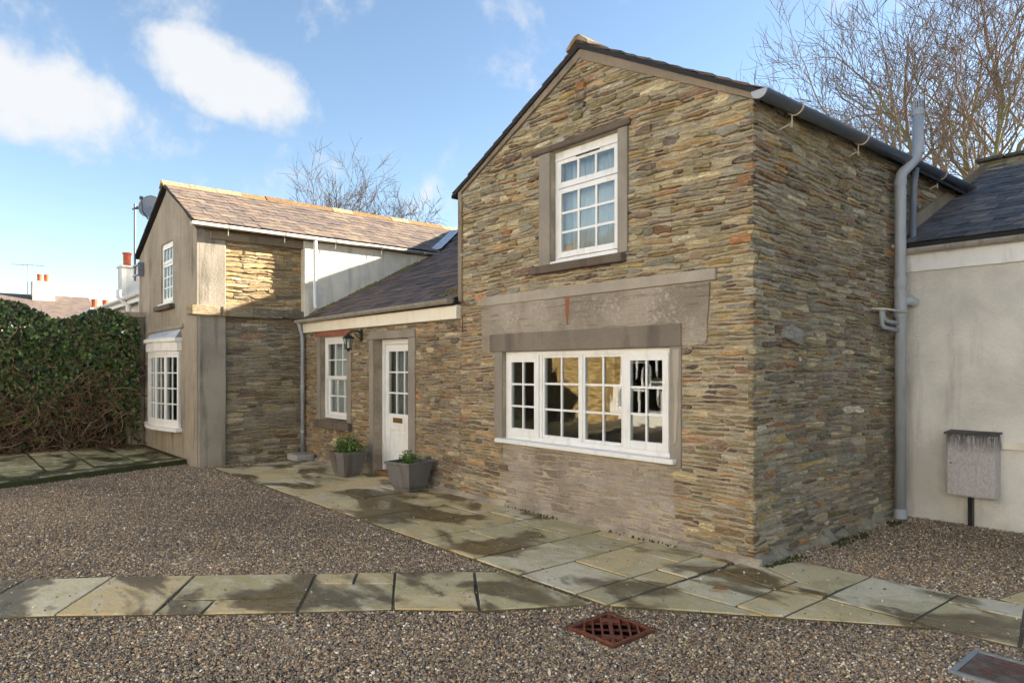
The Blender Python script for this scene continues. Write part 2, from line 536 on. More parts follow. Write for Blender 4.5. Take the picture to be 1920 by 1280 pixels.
def thing(name, label, cat, loc=(0, 0, 0), group=None):
    o = bpy.data.objects.new(name, None)
    COL.objects.link(o)
    o.location = loc
    o.empty_display_size = 0.2
    o['label'] = label; o['category'] = cat
    if group: o['group'] = group
    WORLD_OFF[o.name] = Vector(loc)
    return o


def tag(o, label, cat, group=None):
    o['label'] = label; o['category'] = cat
    if group: o['group'] = group
    return o


def structure(o):
    o['kind'] = 'structure'; return o


class Frame:
    """a wall plane: s along, t up, n outwards"""
    def __init__(self, O, S, N):
        self.O, self.S, self.N = Vector(O), Vector(S), Vector(N)

    def p(self, s, t, n=0.0):
        return self.O + self.S * s + Vector((0, 0, 1)) * t + self.N * n

    def box(self, mb, s0, s1, t0, t1, n0, n1):
        a, b = self.p(s0, t0, n0), self.p(s1, t1, n1)
        mb.box(a.x, b.x, a.y, b.y, a.z, b.z); return mb

    def poly(self, mb, pts, n0, n1):
        mb.prism([self.p(s, t, n0) for s, t in pts], self.N * (n1 - n0)); return mb


FRONT = Frame((0, 0, 0), (1, 0, 0), (0, -1, 0))
SIDE = Frame((0, 0, 0), (0, 1, 0), (1, 0, 0))
LFRONT = Frame((0, -1.82, 0), (1, 0, 0), (0, -1, 0))
LSIDE = Frame((-8.8, 0, 0), (0, 1, 0), (1, 0, 0))
RFRONT = Frame((0, 3.0, 0), (1, 0, 0), (0, -1, 0))


def wall_body(F, s0, s1, t0, t1, holes, n0, n1):
    """solid wall with rectangular holes"""
    mb = MB()
    ss = sorted({s0, s1, *[h[0] for h in holes], *[h[1] for h in holes]})
    ss = [s for s in ss if s0 <= s <= s1]
    for a, b in zip(ss[:-1], ss[1:]):
        m = (a + b) / 2
        cuts = sorted((max(t0, h[2]), min(t1, h[3])) for h in holes if h[0] <= m <= h[1])
        t = t0
        for c0, c1 in cuts:
            if c0 > t: F.box(mb, a, b, t, c0, n0, n1)
            t = max(t, c1)
        if t < t1: F.box(mb, a, b, t, t1, n0, n1)
    return mb


# ------------------------------------------------------------------ rubble masonry
def clip(poly, a, b, c):
    """keep a*s+b*t<=c"""
    out = []
    for i in range(len(poly)):
        p, q = poly[i], poly[(i + 1) % len(poly)]
        dp, dq = a * p[0] + b * p[1] - c, a * q[0] + b * q[1] - c
        if dp <= 0: out.append(p)
        if (dp < 0 < dq) or (dq < 0 < dp):
            k = dp / (dp - dq); out.append((p[0] + (q[0] - p[0]) * k, p[1] + (q[1] - p[1]) * k))
    return out


def area(poly):
    return abs(sum(p[0] * q[1] - q[0] * p[1] for p, q in zip(poly, poly[1:] + poly[:1]))) / 2


PAL_GREEN = [((146, 134, 104), 3), ((130, 122, 98), 3), ((160, 146, 110), 2), ((120, 116, 102), 2), ((146, 122, 74), 1.6), ((128, 92, 60), .8),
             ((96, 78, 64), 1), ((158, 152, 132), 1.2), ((118, 108, 74), 1.5)]
PAL_BROWN = [((132, 108, 76), 3), ((146, 118, 78), 2.5), ((112, 98, 80), 2.5), ((152, 104, 62), 1.3), ((104, 80, 64), 1.6), ((126, 116, 96), 2),
             ((156, 142, 112), 1.4), ((90, 78, 70), 1.3), ((120, 106, 68), 1.2)]
PAL_GREY = [((128, 120, 102), 3), ((114, 108, 94), 2.5), ((142, 130, 104), 2), ((94, 88, 78), 1.3), ((118, 106, 72), 1.3), ((140, 132, 116), 1), ((116, 88, 64), 0.8)]
PAL_GOLD = [((160, 132, 84), 3), ((146, 122, 80), 3), ((172, 146, 98), 2), ((150, 108, 64), 1), ((122, 108, 82), 2), ((176, 160, 126), 1)]
PAL_WASH = [((160, 149, 139), 3), ((154, 143, 132), 3), ((166, 156, 146), 2), ((148, 136, 123), 2)]


def pick(pal, rng):
    x = rng.random() * sum(w for _, w in pal)
    for c, w in pal:
        x -= w
        if x <= 0: break
    k = rng.choice((0.85, 1.1, 1.28, 1.5, 1.8)) * rng.uniform(0.92, 1.08)
    if pal is PAL_WASH: k = rng.uniform(0.93, 1.08)
    c = lin(c); g = .3 * c[0] + .6 * c[1] + .1 * c[2]
    return tuple(min(0.9, (v * .95 + g * .05) * k) for v in c)


def masonry(F, outline, holes, seed, style, hmin=0.022, hmax=0.078, edge=None):
    """list of stones (verts, faces, colour, projected size, washed flag) on wall plane F.
    outline: convex polygon; holes: rectangles; style(s,t,rng)->(palette, proud_lo, proud_hi, gap, washed)"""
    rng = random.Random(seed)
    s0 = min(p[0] for p in outline); s1 = max(p[0] for p in outline)
    t0 = min(p[1] for p in outline); t1 = max(p[1] for p in outline)
    n = len(outline)
    ar = sum(p[0] * q[1] - q[0] * p[1] for p, q in zip(outline, outline[1:] + outline[:1]))
    planes = []
    for i in range(n):
        p, q = outline[i], outline[(i + 1) % n]
        a, b = (q[1] - p[1]), -(q[0] - p[0])
        if ar < 0: a, b = -a, -b
        planes.append((a, b, a * p[0] + b * p[1]))
    ph = [rng.uniform(0, 6.28) for _ in range(8)]

    def warp(s, t):
        return 0.022 * math.sin(0.9 * s + 0.8 * t + ph[0]) + 0.010 * math.sin(2.1 * s - 1.7 * t + ph[1])
    bounds = []; t = t0 - 0.06
    while t < t1 + 0.12:
        h = rng.triangular(hmin, hmax, hmin + (hmax - hmin) * 0.3)
        bounds.append((t, [rng.uniform(0, 6.28) for _ in range(3)], h * 0.13))
        t += h

    def B(i, s):
        t, p, a = bounds[i]
        return t + warp(s, t) + a * (math.sin(4.1 * s + p[0]) + 0.7 * math.sin(9.7 * s + p[1]) + 0.5 * math.sin(21 * s + p[2]))
    blocked = {}
    stones = []

    def emit(sl, sr, lo, hi):
        sm = (sl + sr) / 2; tm = (lo(sm) + hi(sm)) / 2; h = max(0.012, hi(sm) - lo(sm)); w = sr - sl
        st = style(sm, tm, rng)
        if st is None: return
        pal, p0, p1, gap, washed = st
        g = gap * rng.uniform(0.6, 1.4); g = min(g, h * 0.22)
        k = 3 if w < 0.14 else (4 if w < 0.26 else 6)
        xs = [sl + g * 0.6 + (w - 1.2 * g) * i / k for i in range(k + 1)]
        sk = rng.uniform(-0.25, 0.25) * h
        cut = [rng.uniform(0.0, 0.34) ** 2 * 2.2 * h for _ in range(4)]
        bot, top = [], []
        for i, x in enumerate(xs):
            e0 = cut[0] if i == 0 else (cut[1] if i == k else 0)
            e1 = cut[2] if i == 0 else (cut[3] if i == k else 0)
            bot.append((x - sk * (0.5 if i in (0, k) else 0) + (rng.uniform(-.2, .2) * w / k if 0 < i < k else 0), lo(x) + g * 0.5 + e0 + rng.uniform(0, 0.17) * h))
            top.append((x + sk * (0.5 if i in (0, k) else 0) + (rng.uniform(-.2, .2) * w / k if 0 < i < k else 0), hi(x) - g * 0.5 - e1 - rng.uniform(0, 0.17) * h))
        midr = (xs[-1] + rng.uniform(0, 0.15) * h, tm + rng.uniform(-.15, .15) * h)
        midl = (xs[0] - rng.uniform(0, 0.15) * h, tm + rng.uniform(-.15, .15) * h)
        poly = bot + [midr] + top[::-1] + [midl]
        for pl in planes:
            poly = clip(poly, *pl)
            if len(poly) < 3: return
        if edge is not None:                        # ragged corner: every stone ends where it likes
            poly = clip(poly, edge, 0, rng.uniform(-.006, .030))
            if len(poly) < 3: return
        for (a, b, c, d) in holes:
            if max(p[0] for p in poly) <= a or min(p[0] for p in poly) >= b or max(p[1] for p in poly) <= c or min(p[1] for p in poly) >= d: continue
            best = max((clip(poly, 1, 0, a), clip(poly, -1, 0, -b), clip(poly, 0, 1, c), clip(poly, 0, -1, -d)),
                       key=lambda q: area(q) if len(q) > 2 else 0)
            poly = best
            if len(poly) < 3: return
        ar = area(poly)
        if ar < 2.0e-4: return
        # tidy near-duplicate points
        q = [poly[0]]
        for p in poly[1:]:
            if abs(p[0] - q[-1][0]) + abs(p[1] - q[-1][1]) > 0.003: q.append(p)
        poly = q
        if len(poly) < 3: return
        cs = sum(p[0] for p in poly) / len(poly); ct = sum(p[1] for p in poly) / len(poly)
        hh = max(p[1] for p in poly) - min(p[1] for p in poly)
        pr = p0 + (p1 - p0) * rng.random() ** 1.6
        ta, tb = rng.uniform(-0.05, 0.05), rng.uniform(-0.16, 0.16)
        ins = min(0.008, 0.17 * hh)
        m = len(poly); vs = []
        for s, t in poly: vs.append(F.p(s, t, -0.035))
        for s, t in poly: vs.append(F.p(s, t, max(0.0, pr * 0.45) + rng.uniform(-.002, .002)))
        for s, t in poly:
            ds = max(-ins, min(ins, cs - s)); dt = max(-ins, min(ins, ct - t))
            vs.append(F.p(s + ds, t + dt, pr + ta * (s - cs) + tb * (t - ct) + rng.uniform(-.0025, .0025)))
        fs = []
        for r in (0, 1):
            for i in range(m):
                j = (i + 1) % m
                fs.append((r * m + i, r * m + j, (r + 1) * m + j, (r + 1) * m + i))
        fs.append(tuple(2 * m + i for i in range(m)))
        c = F.p(cs, ct); d2 = (c - CAM).length_squared
        cosv = abs((CAM - c).normalized().dot(F.N))
        stones.append((vs, fs, pick(pal, rng), ar * cosv / d2, washed))

    for i in range(len(bounds) - 2):
        s = s0 - rng.uniform(0, 0.2)
        blk = sorted(blocked.get(i, []))
        while s < s1:
            hh = B(i + 1, s) - B(i, s)
            w = max(0.06, min(0.44, max(hh, 0.03) * rng.triangular(1.6, 8.5, 3.4)))
            e = s + w
            hit = [b for b in blk if b[1] > s + 1e-4 and b[0] < e]
            if hit:
                b = hit[0]
                if b[0] - s < 0.04: s = b[1]; continue
                e = b[0]
            lo = (lambda x, i=i: B(i, x)); hi = (lambda x, i=i: B(i + 1, x))
            x = rng.random()
            if x < 0.11 and i + 3 < len(bounds) and hh < 0.06:
                emit(s, e, lo, lambda x, i=i: B(i + 2, x)); blocked.setdefault(i + 1, []).append((s, e))
            elif x < 0.24 and hh > 0.05:
                f = rng.uniform(0.35, 0.65)
                mid = (lambda x, i=i, f=f: B(i, x) * (1 - f) + B(i + 1, x) * f)
                emit(s, e, lo, mid); m = s + (e - s) * rng.uniform(0.3, 0.7)
                emit(s, m, mid, hi); emit(m, e, mid, hi)
            else:
                emit(s, e, lo, hi)
            s = e
    return stones


def place_stones(groups, root, limit=290):
    """groups: list of (stones, parent part). The largest in view become objects; the rest one part of the thing"""
    allst = [(st, par) for stones, par in groups for st in stones]
    allst.sort(key=lambda x: -x[0][3])
    for st, par in allst[:limit]:
        mb = MB(); mb.col = st[2]; mb.add(st[0], st[1])
        mb.build('stone', M['washed'] if st[4] else M['stone'], par)
    for flag, nm, mt in ((False, 'small_stones', 'stone'), (True, 'washed_stones', 'washed')):
        mb = MB()
        for st, par in allst[limit:]:
            if st[4] == flag:
                mb.col = st[2]; mb.add(st[0], st[1])
        if mb.v: mb.build(nm, M[mt], root, kind='stuff')


# ------------------------------------------------------------------ windows
def glazed(F, root, part, s0, s1, t0, t1, n, nx, ny, fw=0.05, bw=0.02, deep=0.05, rng=random.Random(3), name='sash'):
    """one sash: frame, bars, single panes, as sub-parts of the window part. n = outer face depth"""
    mb = MB()
    F.box(mb, s0, s0 + fw, t0, t1, n - deep, n); F.box(mb, s1 - fw, s1, t0, t1, n - deep, n)
    F.box(mb, s0 + fw, s1 - fw, t0, t0 + fw * 1.15, n - deep, n - 0.001); F.box(mb, s0 + fw, s1 - fw, t1 - fw, t1, n - deep, n - 0.001)
    mb.build(name, M['white'], part, bevel=0.004)
    a0, a1, b0, b1 = s0 + fw, s1 - fw, t0 + fw * 1.15, t1 - fw
    for i in range(1, nx):
        x = a0 + (a1 - a0) * i / nx
        F.box(MB(), x - bw / 2, x + bw / 2, b0, b1, n - 0.032, n - 0.008).build('glazing_bar', M['white'], part)
    for j in range(1, ny):
        y = b0 + (b1 - b0) * j / ny
        F.box(MB(), a0, a1, y - bw / 2, y + bw / 2, n - 0.034, n - 0.010).build('glazing_bar', M['white'], part)
    for i in range(nx):
        for j in range(ny):
            x0, x1 = a0 + (a1 - a0) * i / nx, a0 + (a1 - a0) * (i + 1) / nx
            y0, y1 = b0 + (b1 - b0) * j / ny, b0 + (b1 - b0) * (j + 1) / ny
            e = [rng.uniform(-0.0012, 0.0012) for _ in range(4)]
            vs = [F.p(x0, y0, n - 0.024 + e[0]), F.p(x1, y0, n - 0.024 + e[1]), F.p(x1, y1, n - 0.024 + e[2]), F.p(x0, y1, n - 0.024 + e[3])]
            mb = MB(); mb.prism(vs, F.N * 0.003); mb.build('pane', M['glass'], part)


def room(F, root, s0, s1, t0, t1, depth, n=-0.36):
    """plain room behind a window so that the glass shows an interior"""
    mb = MB()
    F.box(mb, s0, s1, t0 - 0.02, t0, n - depth, n)
    mb.build('room_floor', M['room_floor'], root)
    mb = MB()
    F.box(mb, s0, s1, t0, t1, n - depth - 0.05, n - depth); F.box(mb, s0 - 0.05, s0, t0, t1, n - depth, n)
    F.box(mb, s1, s1 + 0.05, t0, t1, n - depth, n); F.box(mb, s0, s1, t1, t1 + 0.03, n - depth, n)
    mb.build('room_wall', M['room'], root)


# ------------------------------------------------------------------ gutters, pipes, roofs
def gutter(p0, p1, r, mat, parent, up=0.0, name='gutter'):
    p0, p1 = Vector(p0), Vector(p1); d = (p1 - p0).normalized()
    side = d.cross(Vector((0, 0, 1))).normalized(); upv = side.cross(d)
    mb = MB(); n = 12; prof = []
    for k in range(n + 1):
        a = math.pi + math.pi * k / n; prof.append((math.cos(a) * r, math.sin(a) * r))
    for k in range(n, -1, -1):
        a = math.pi + math.pi * k / n; prof.append((math.cos(a) * (r - 0.006), math.sin(a) * (r - 0.006)))
    m = len(prof)
    vs = [p + side * a + upv * b for p in (p0, p1) for a, b in prof]
    fs = [(i, (i + 1) % m, m + (i + 1) % m, m + i) for i in range(m)]
    for base in (0, m): fs.append(tuple(base + i for i in range(n + 1)))
    mb.add(vs, fs)
    g = mb.build(name, mat, parent, smooth=False)
    g.data.polygons.foreach_set('use_smooth', [len(p.vertices) == 4 for p in g.data.polygons])
    return g, side, upv


def brackets(p0, p1, r, count, mat, g, drop=0.0):
    p0, p1 = Vector(p0), Vector(p1); d = (p1 - p0).normalized()
    side = d.cross(Vector((0, 0, 1))).normalized()
    for i in range(count):
        p = p0 + (p1 - p0) * ((i + 0.6) / count)
        mb = MB(); ring = []
        for k in range(9):
            a = math.pi + math.pi * k / 8; ring.append(p + side * math.cos(a) * (r + 0.006) + Vector((0, 0, 1)) * math.sin(a) * (r + 0.006))
        vs = []
        for q in ring: vs += [q - d * 0.014, q + d * 0.014]
        mb.add(vs, [(2 * k, 2 * k + 1, 2 * k + 3, 2 * k + 2) for k in range(8)])
        ins = [(q - p) * 0.9 + p for q in ring]; vs2 = []
        for q in ins: vs2 += [q - d * 0.014, q + d * 0.014]
        mb.add(vs2, [(2 * k, 2 * k + 1, 2 * k + 3, 2 * k + 2) for k in range(8)])
        if drop: mb.tube([p + Vector((0, 0, -r)), p + Vector((0, 0, -r - drop))], 0.004, 5)
        mb.build('bracket', mat, g)


SLATE_PAL = {'warm': [(132, 116, 102), (124, 110, 100), (140, 124, 106), (116, 104, 96), (130, 112, 96), (112, 100, 94)],
             'dark': [(100, 88, 84), (90, 80, 78), (110, 94, 86), (82, 74, 72), (116, 98, 88), (102, 94, 88)],
             'grey': [(94, 94, 98), (84, 86, 92), (108, 106, 104), (76, 78, 82), (116, 112, 108), (100, 98, 100)]}


def slate_roof(root, part, P0, A, U, length, slope, expo, width, pal, seed, cull=None, indiv=None, limit=295, moss=None):
    """rows of lapped slates. P0 eave corner, A along, U up the slope"""
    rng = random.Random(seed)
    A, U = Vector(A).normalized(), Vector(U).normalized(); N = A.cross(U).normalized()
    if N.z < 0: N = -N
    variants = []
    for k, c in enumerate(SLATE_PAL[pal]):
        mb = MB(); mb.col = lin(c)
        w, l, h = width * 0.5 - 0.004, expo * 1.75, 0.009
        ch = [rng.uniform(0, .018) for _ in range(3)]
        pts = [(-w, ch[0]), (-w * 0.3, ch[1] * 0.4), (w * 0.4, ch[2] * 0.5), (w, ch[1]), (w, l), (-w, l)]
        mb.prism([(x, y, 0) for x, y in pts], (0, 0, h))
        variants.append(mb)
    meshes = [v.mesh('slate', M['slate']) for v in variants]
    items = []
    rows = int(slope / expo) + 1
    for r in range(rows):
        x = -rng.uniform(0, 1) * width * 0.2 - (width * 0.5 if r % 2 else 0)
        while x < length + width * 0.5:
            cx = x + width / 2
            if -width * 0.2 < cx < length + width * 0.2:
                cx = max(width * 0.5, min(length - width * 0.5, cx))
                p = P0 + A * cx + U * (r * expo + rng.uniform(-.008, .008)) + N * (0.012 + rng.uniform(0, 0.006))
                if cull is None or not cull(p + U * expo * 0.5):
                    t = Matrix.Rotation(-0.055 + rng.uniform(-.012, .012), 3, 'X') @ Matrix.Rotation(rng.uniform(-.02, .02), 3, 'Y') @ Matrix.Rotation(rng.uniform(-.014, .014), 3, 'Z')
                    B3 = Matrix((A, U, N)).transposed() @ t
                    ky = min(1.0, (slope - r * expo) / (expo * 1.75))
                    if ky < 0.12:
                        x += width; continue
                    B3 = B3 @ Matrix.Diagonal((1, ky, 1))
                    m4 = B3.to_4x4(); m4.translation = p
                    items.append((p, m4, rng.randrange(len(variants))))
            x += width
    if indiv is None: order = sorted(items, key=lambda i: (i[0] - CAM).length)
    else: order = sorted(items, key=lambda i: indiv(i[0]))
    if indiv is not None: nind = sum(1 for i in order if indiv(i[0]) < 1e6)
    else: nind = len(order)
    nind = min(nind, limit)
    off = WORLD_OFF.get(root.name, Vector())
    for p, m4, k in order[:nind]:
        o = bpy.data.objects.new('slate', meshes[k]); COL.objects.link(o)
        o.parent = part
        o.matrix_local = m4
    mb = MB()
    for p, m4, k in order[nind:]:
        v = variants[k]; mb.col = v.col
        mb.add([m4 @ Vector(q) for q in v.v], v.f)
    if mb.v: mb.build('further_slates', M['slate'], root, kind='stuff')


def ridge_tiles(root, part, P, Q, cols, size=0.17, seed=1, seg=0.42):
    rng = random.Random(seed)
    P, Q = Vector(P), Vector(Q); d = (Q - P); L = d.length; d.normalize()
    side = d.cross(Vector((0, 0, 1))).normalized()
    n = max(1, int(L / seg))
    for i in range(n):
        a = P + d * (L * i / n + 0.004); b = P + d * (L * (i + 1) / n - 0.004)
        z = rng.uniform(-.008, .008)
        mb = MB(); mb.col = lin(rng.choice(cols))
        prof = [(-size, -size * 0.50 - 0.02), (-size, -size * 0.50 + 0.012), (-0.03, 0.035), (0.03, 0.035), (size, -size * 0.50 + 0.012), (size, -size * 0.50 - 0.02), (0, -0.01)]
        mb.prism([a + side * x + Vector((0, 0, y + z)) for x, y in prof], b - a)
        mb.build('ridge_tile', M['ridge'], part)


# ================================================================== GROUND
gx = (-300, -0.015, 0.335, 300); gy = (-300, -2.095, -1.745, 300); mb = MB()
for i in range(3):
    for j in range(3):
        if i == 1 and j == 1: continue          # opening under the drain grate
        mb.add([(gx[i], gy[j], -0.018), (gx[i + 1], gy[j], -0.018), (gx[i + 1], gy[j + 1], -0.018), (gx[i], gy[j + 1], -0.018)], [(0, 1, 2, 3)])
structure(mb.build('ground', M['ground']))

SLAB_COLS = [(198, 182, 140), (208, 196, 160), (188, 174, 132), (206, 184, 136), (180, 168, 130), (212, 200, 168), (194, 174, 126)]
slab_polys = []


def make_path(name, polys, seed, z=0.012, depth=0.05, gap=0.012, piece='slab', chip=0.01):
    rng = random.Random(seed)
    xs = [p for q in polys for p in q]
    root = MB()
    for poly in polys: root.prism([(x, y, -0.05) for x, y in poly], (0, 0, 0.052))
    bed = root.build(name, mat_mortar(lin((104, 94, 76)), 'joint_sand')); structure(bed)
    for poly in polys:
        n = len(poly); cx = sum(p[0] for p in poly) / n; cy = sum(p[1] for p in poly) / n
        pts = []
        for i in range(n):                          # worn, slightly uneven outline
            a, b = poly[i], poly[(i + 1) % n]
            L = math.hypot(b[0] - a[0], b[1] - a[1]); k = max(1, int(L / 0.22))
            for j in range(k):
                f = j / k; x, y = a[0] + (b[0] - a[0]) * f, a[1] + (b[1] - a[1]) * f
                pts.append((x, y, j == 0))
        out = []
        for x, y, corner in pts:
            d = math.hypot(cx - x, cy - y) or 1; g = gap * (1.3 if corner else 0.75) + rng.uniform(0, chip * 0.6)
            out.append((x + (cx - x) / d * g, y + (cy - y) / d * g))
        mb = MB(); mb.col = lin(rng.choice(SLAB_COLS)); m = len(out)
        zz = z + rng.uniform(-.004, .004); tx, ty = rng.uniform(-.006, .006), rng.uniform(-.006, .006)
        vs = [(x, y, z - depth) for x, y in out]
        vs += [(x, y, zz - 0.0025 + tx * (x - cx) + ty * (y - cy)) for x, y in out]
        vs += [(x + (cx - x) * 0.02, y + (cy - y) * 0.02, zz + tx * (x - cx) + ty * (y - cy)) for x, y in out]
        fs = []
        for r in (0, 1):
            for i in range(m):
                j = (i + 1) % m; fs.append((r * m + i, r * m + j, (r + 1) * m + j, (r + 1) * m + i))
        fs.append(tuple(2 * m + i for i in range(m)))
        mb.add(vs, fs); mb.build(piece, M['slab'], bed)
        slab_polys.append(poly)
    return bed


cols1 = [(-8.42, -7.75, [-1.66, -1.18, -0.02]), (-7.75, -6.65, [-1.66, -0.80, -0.02]), (-6.65, -5.95, [-1.66, -1.06, -0.02]), (-5.95, -5.25, [-1.66, -1.06, -0.02]),
         (-5.25, -4.60, [-1.66, -1.10, -0.50, -0.02]), (-4.60, -3.58, [-1.66, -0.95, -0.02]), (-3.58, -2.97, [-1.66, -1.30, -0.55, -0.02]),
         (-2.97, -2.42, [-1.66, -1.0, -0.40, -0.02]), (-2.42, -1.57, [-1.66, -1.11, -0.52, -0.02]), (-1.57, -1.0, [-1.66, -1.40, -0.80, -0.24, -0.02]),
         (-1.0, -0.40, [-1.66, -1.07, -0.45, -0.02]), (-0.40, -0.11, [-1.66, -1.38, -1.06, -0.75, -0.20, -0.02])]
path1 = [[(a, y0), (b, y0), (b, y1), (a, y1)] for a, b, ys in cols1 for y0, y1 in zip(ys[:-1], ys[1:])]
path1 += [[(-.11, -1.65), (.68, -1.03), (-.10, -1.04)], [(-.10, -1.04), (.46, -1.02), (.46, -.47), (-.08, -.41)],
          [(-.08, -.41), (.46, -.47), (.47, -.19), (.10, -.03), (-.08, -.03)], [(.46, -1.02), (.68, -1.03), (.77, -.96), (.77, -.40), (.46, -.47)],
          [(.46, -.47), (.77, -.40), (.76, -.17), (.47, -.19)], [(.77, -.96), (1.46, -.42), (.77, -.40)],
          [(.47, -.19), (.76, -.17), (.78, .36), (.19, .35), (.12, -.03)], [(.77, -.40), (1.33, -.40), (1.35, .40), (.78, .36), (.76, -.17)],
          [(1.33, -.42), (1.88, -.38), (1.78, .17), (1.34, .15)], [(1.34, .15), (1.78, .17), (1.72, .50), (1.35, .40)],
          [(1.88, -.38), (2.5, -.2), (2.45, .45), (1.72, .50)], [(1.55, .50), (2.45, .45), (2.45, 1.1), (1.64, 1.0)]]
make_path('flagstone_path', path1, 11)
path2 = [[(-3.9, -5.24), (-3.34, -4.57), (-2.65, -5.0), (-3.2, -5.7)], [(-3.34, -4.57), (-2.98, -4.05), (-2.29, -4.51), (-2.65, -5.0)],
         [(-2.98, -4.05), (-2.61, -3.57), (-1.90, -4.02), (-2.29, -4.51)], [(-2.61, -3.57), (-2.04, -2.84), (-1.57, -3.14), (-2.13, -3.86)],
         [(-2.13, -3.86), (-1.93, -3.63), (-1.71, -3.78), (-1.90, -4.02)], [(-1.93, -3.63), (-1.57, -3.14), (-1.34, -3.29), (-1.71, -3.78)],
         [(-2.04, -2.84), (-1.85, -2.59), (-1.63, -2.74), (-1.82, -2.98)], [(-1.85, -2.59), (-1.67, -2.36), (-1.43, -2.51), (-1.63, -2.74)],
         [(-1.82, -2.98), (-1.43, -2.51), (-.98, -2.79), (-1.34, -3.29)], [(-1.67, -2.36), (-1.28, -1.88), (-.93, -2.14), (-1.18, -2.67)],
         [(-1.18, -2.67), (-.93, -2.14), (-.58, -2.37), (-.98, -2.79)], [(-1.28, -1.88), (-1.12, -1.71), (-.20, -1.71), (-.58, -2.37)]]
make_path('crossing_path', path2, 12, gap=0.009)

# raised terrace of mossy crazy paving in front of the ivy, with its kerb
rng = random.Random(5)
terr = MB(); terr.prism([(-12.9, -1.84, -0.02), (-9.35, -1.84, -0.02), (-8.35, -4.5, -0.02), (-7.6, -7.6, -0.02), (-12.9, -8.5, -0.02)], (0, 0, 0.085))
terrace = terr.build('raised_terrace', M['moss']); structure(terrace)
tp = []
for i in range(9):
    for j in range(5):
        y0 = -1.95 - i * 0.62; y1 = y0 - 0.60
        xa = -9.62 + (-1.95 - y0) * 0.38; xb = -12.2
        w = (xa - xb) / 5
        x0 = xa - j * w; x1 = xa - (j + 1) * w + 0.03
        jx = lambda: rng.uniform(-.09, .09)
        tp.append([(x1 + jx() * .15, y1 + 0.0 + jx() * .12), (x0 - 0.045 + jx() * .2, y1 + jx() * .12), (x0 - .045 + jx() * .2, y0 - .02), (x1 + jx() * .2, y0 - .02)])
for poly in tp:
    mb = MB(); mb.col = lin(rng.choice([(150, 144, 104), (136, 132, 92), (164, 156, 120), (126, 124, 90)]))
    z = 0.068 + rng.uniform(0, .012)
    mb.prism([(x, y, 0.03) for x, y in poly], (0, 0, z - 0.03)); mb.build('slab', M['slab'], terrace)
kp = [(-9.36, -1.86), (-8.98, -2.85), (-8.62, -3.8), (-8.30, -4.7), (-7.98, -6.0), (-7.65, -7.4)]
for a, b in zip(kp[:-1], kp[1:]):
    d = Vector((b[0] - a[0], b[1] - a[1], 0)); d.normalize(); nx = Vector((-d.y, d.x, 0)) * 0.13
    mb = MB(); mb.col = lin((112, 106, 82))
    A_, B_ = Vector((a[0], a[1], -0.02)) + d * 0.01, Vector((b[0], b[1], -0.02)) - d * 0.01
    mb.prism([A_, B_, B_ - nx, A_ - nx], (0, 0, 0.105 + rng.uniform(-.01, .01))); mb.build('kerb_stone', M['slab'], terrace, bevel=0.012)

# concrete fillet at the foot of the walls
fil = MB()
for i in range(44):
    x = -8.7 + i * 0.2
    if -6.3 < x < -5.2 : continue
    fil.prism([(x, -0.03, 0), (x, -0.10 - rng.uniform(0, .03), 0.0), (x, -0.03, 0.045 + rng.uniform(0, .02))], (0.2, 0, 0))
structure(fil.build('wall_fillet', M['mortar']))
fil = MB(); rows = []
for i in range(58):
    y = -0.03 + i * 0.05
    k = 0.5 + 0.28 * math.sin(i * 0.31) + 0.22 * math.sin(i * 0.77 + 1)
    q = max(0.0, k - 0.35) * 1.3; w, h = 0.0 + 0.07 * q + rng.uniform(0, .02), -0.03 + 0.14 * q + rng.uniform(0, .03)
    rows.append([(0.0, y, h + .03), (0.03, y, h + .02), (0.04 + 0.3 * w, y, h * 0.72 + rng.uniform(-.01, .01)), (0.04 + 0.7 * w, y, h * 0.36 + rng.uniform(-.01, .01)), (w + .05, y, -0.02)])
fil.add([p for r in rows for p in r], [(5 * i + k, 5 * i + k + 1, 5 * i + k + 6, 5 * i + k + 5) for i in range(57) for k in range(4)])
structure(fil.build('corner_fillet', mat_render('rough_fillet', lin((150, 142, 124)), lin((78, 76, 50)), 0.95, 2.0)))
ms = MB()
for i in range(420):
    if rng.random() < 0.6:
        y = rng.uniform(0.0, 2.6); p = Vector((rng.uniform(.10, .22), y, 0))
    else:
        p = Vector((rng.uniform(-3.2, .1), -0.07 - rng.uniform(0, .04), 0.012))
    r = rng.uniform(.008, .022)
    if math.sin(p.y * 5 + p.x * 4) < -0.2: continue
    ms.add([p + Vector((math.cos(a) * r, math.sin(a) * r, -0.01)) for a in (0, 1.26, 2.5, 3.8, 5.0)] + [p + Vector((0, 0, r * 1.2))],
           [(0, 1, 5), (1, 2, 5), (2, 3, 5), (3, 4, 5), (4, 0, 5)])
mo = ms.build('moss', M['moss'], kind='stuff'); tag(mo, 'dark green moss tufts along the foot of the stone walls', 'moss')

# loose gravel (every pebble real, one object)
GRATE = (-0.03, 0.35, -2.11, -1.73)
COVER = (1.72, 2.32, -1.03, -0.60)


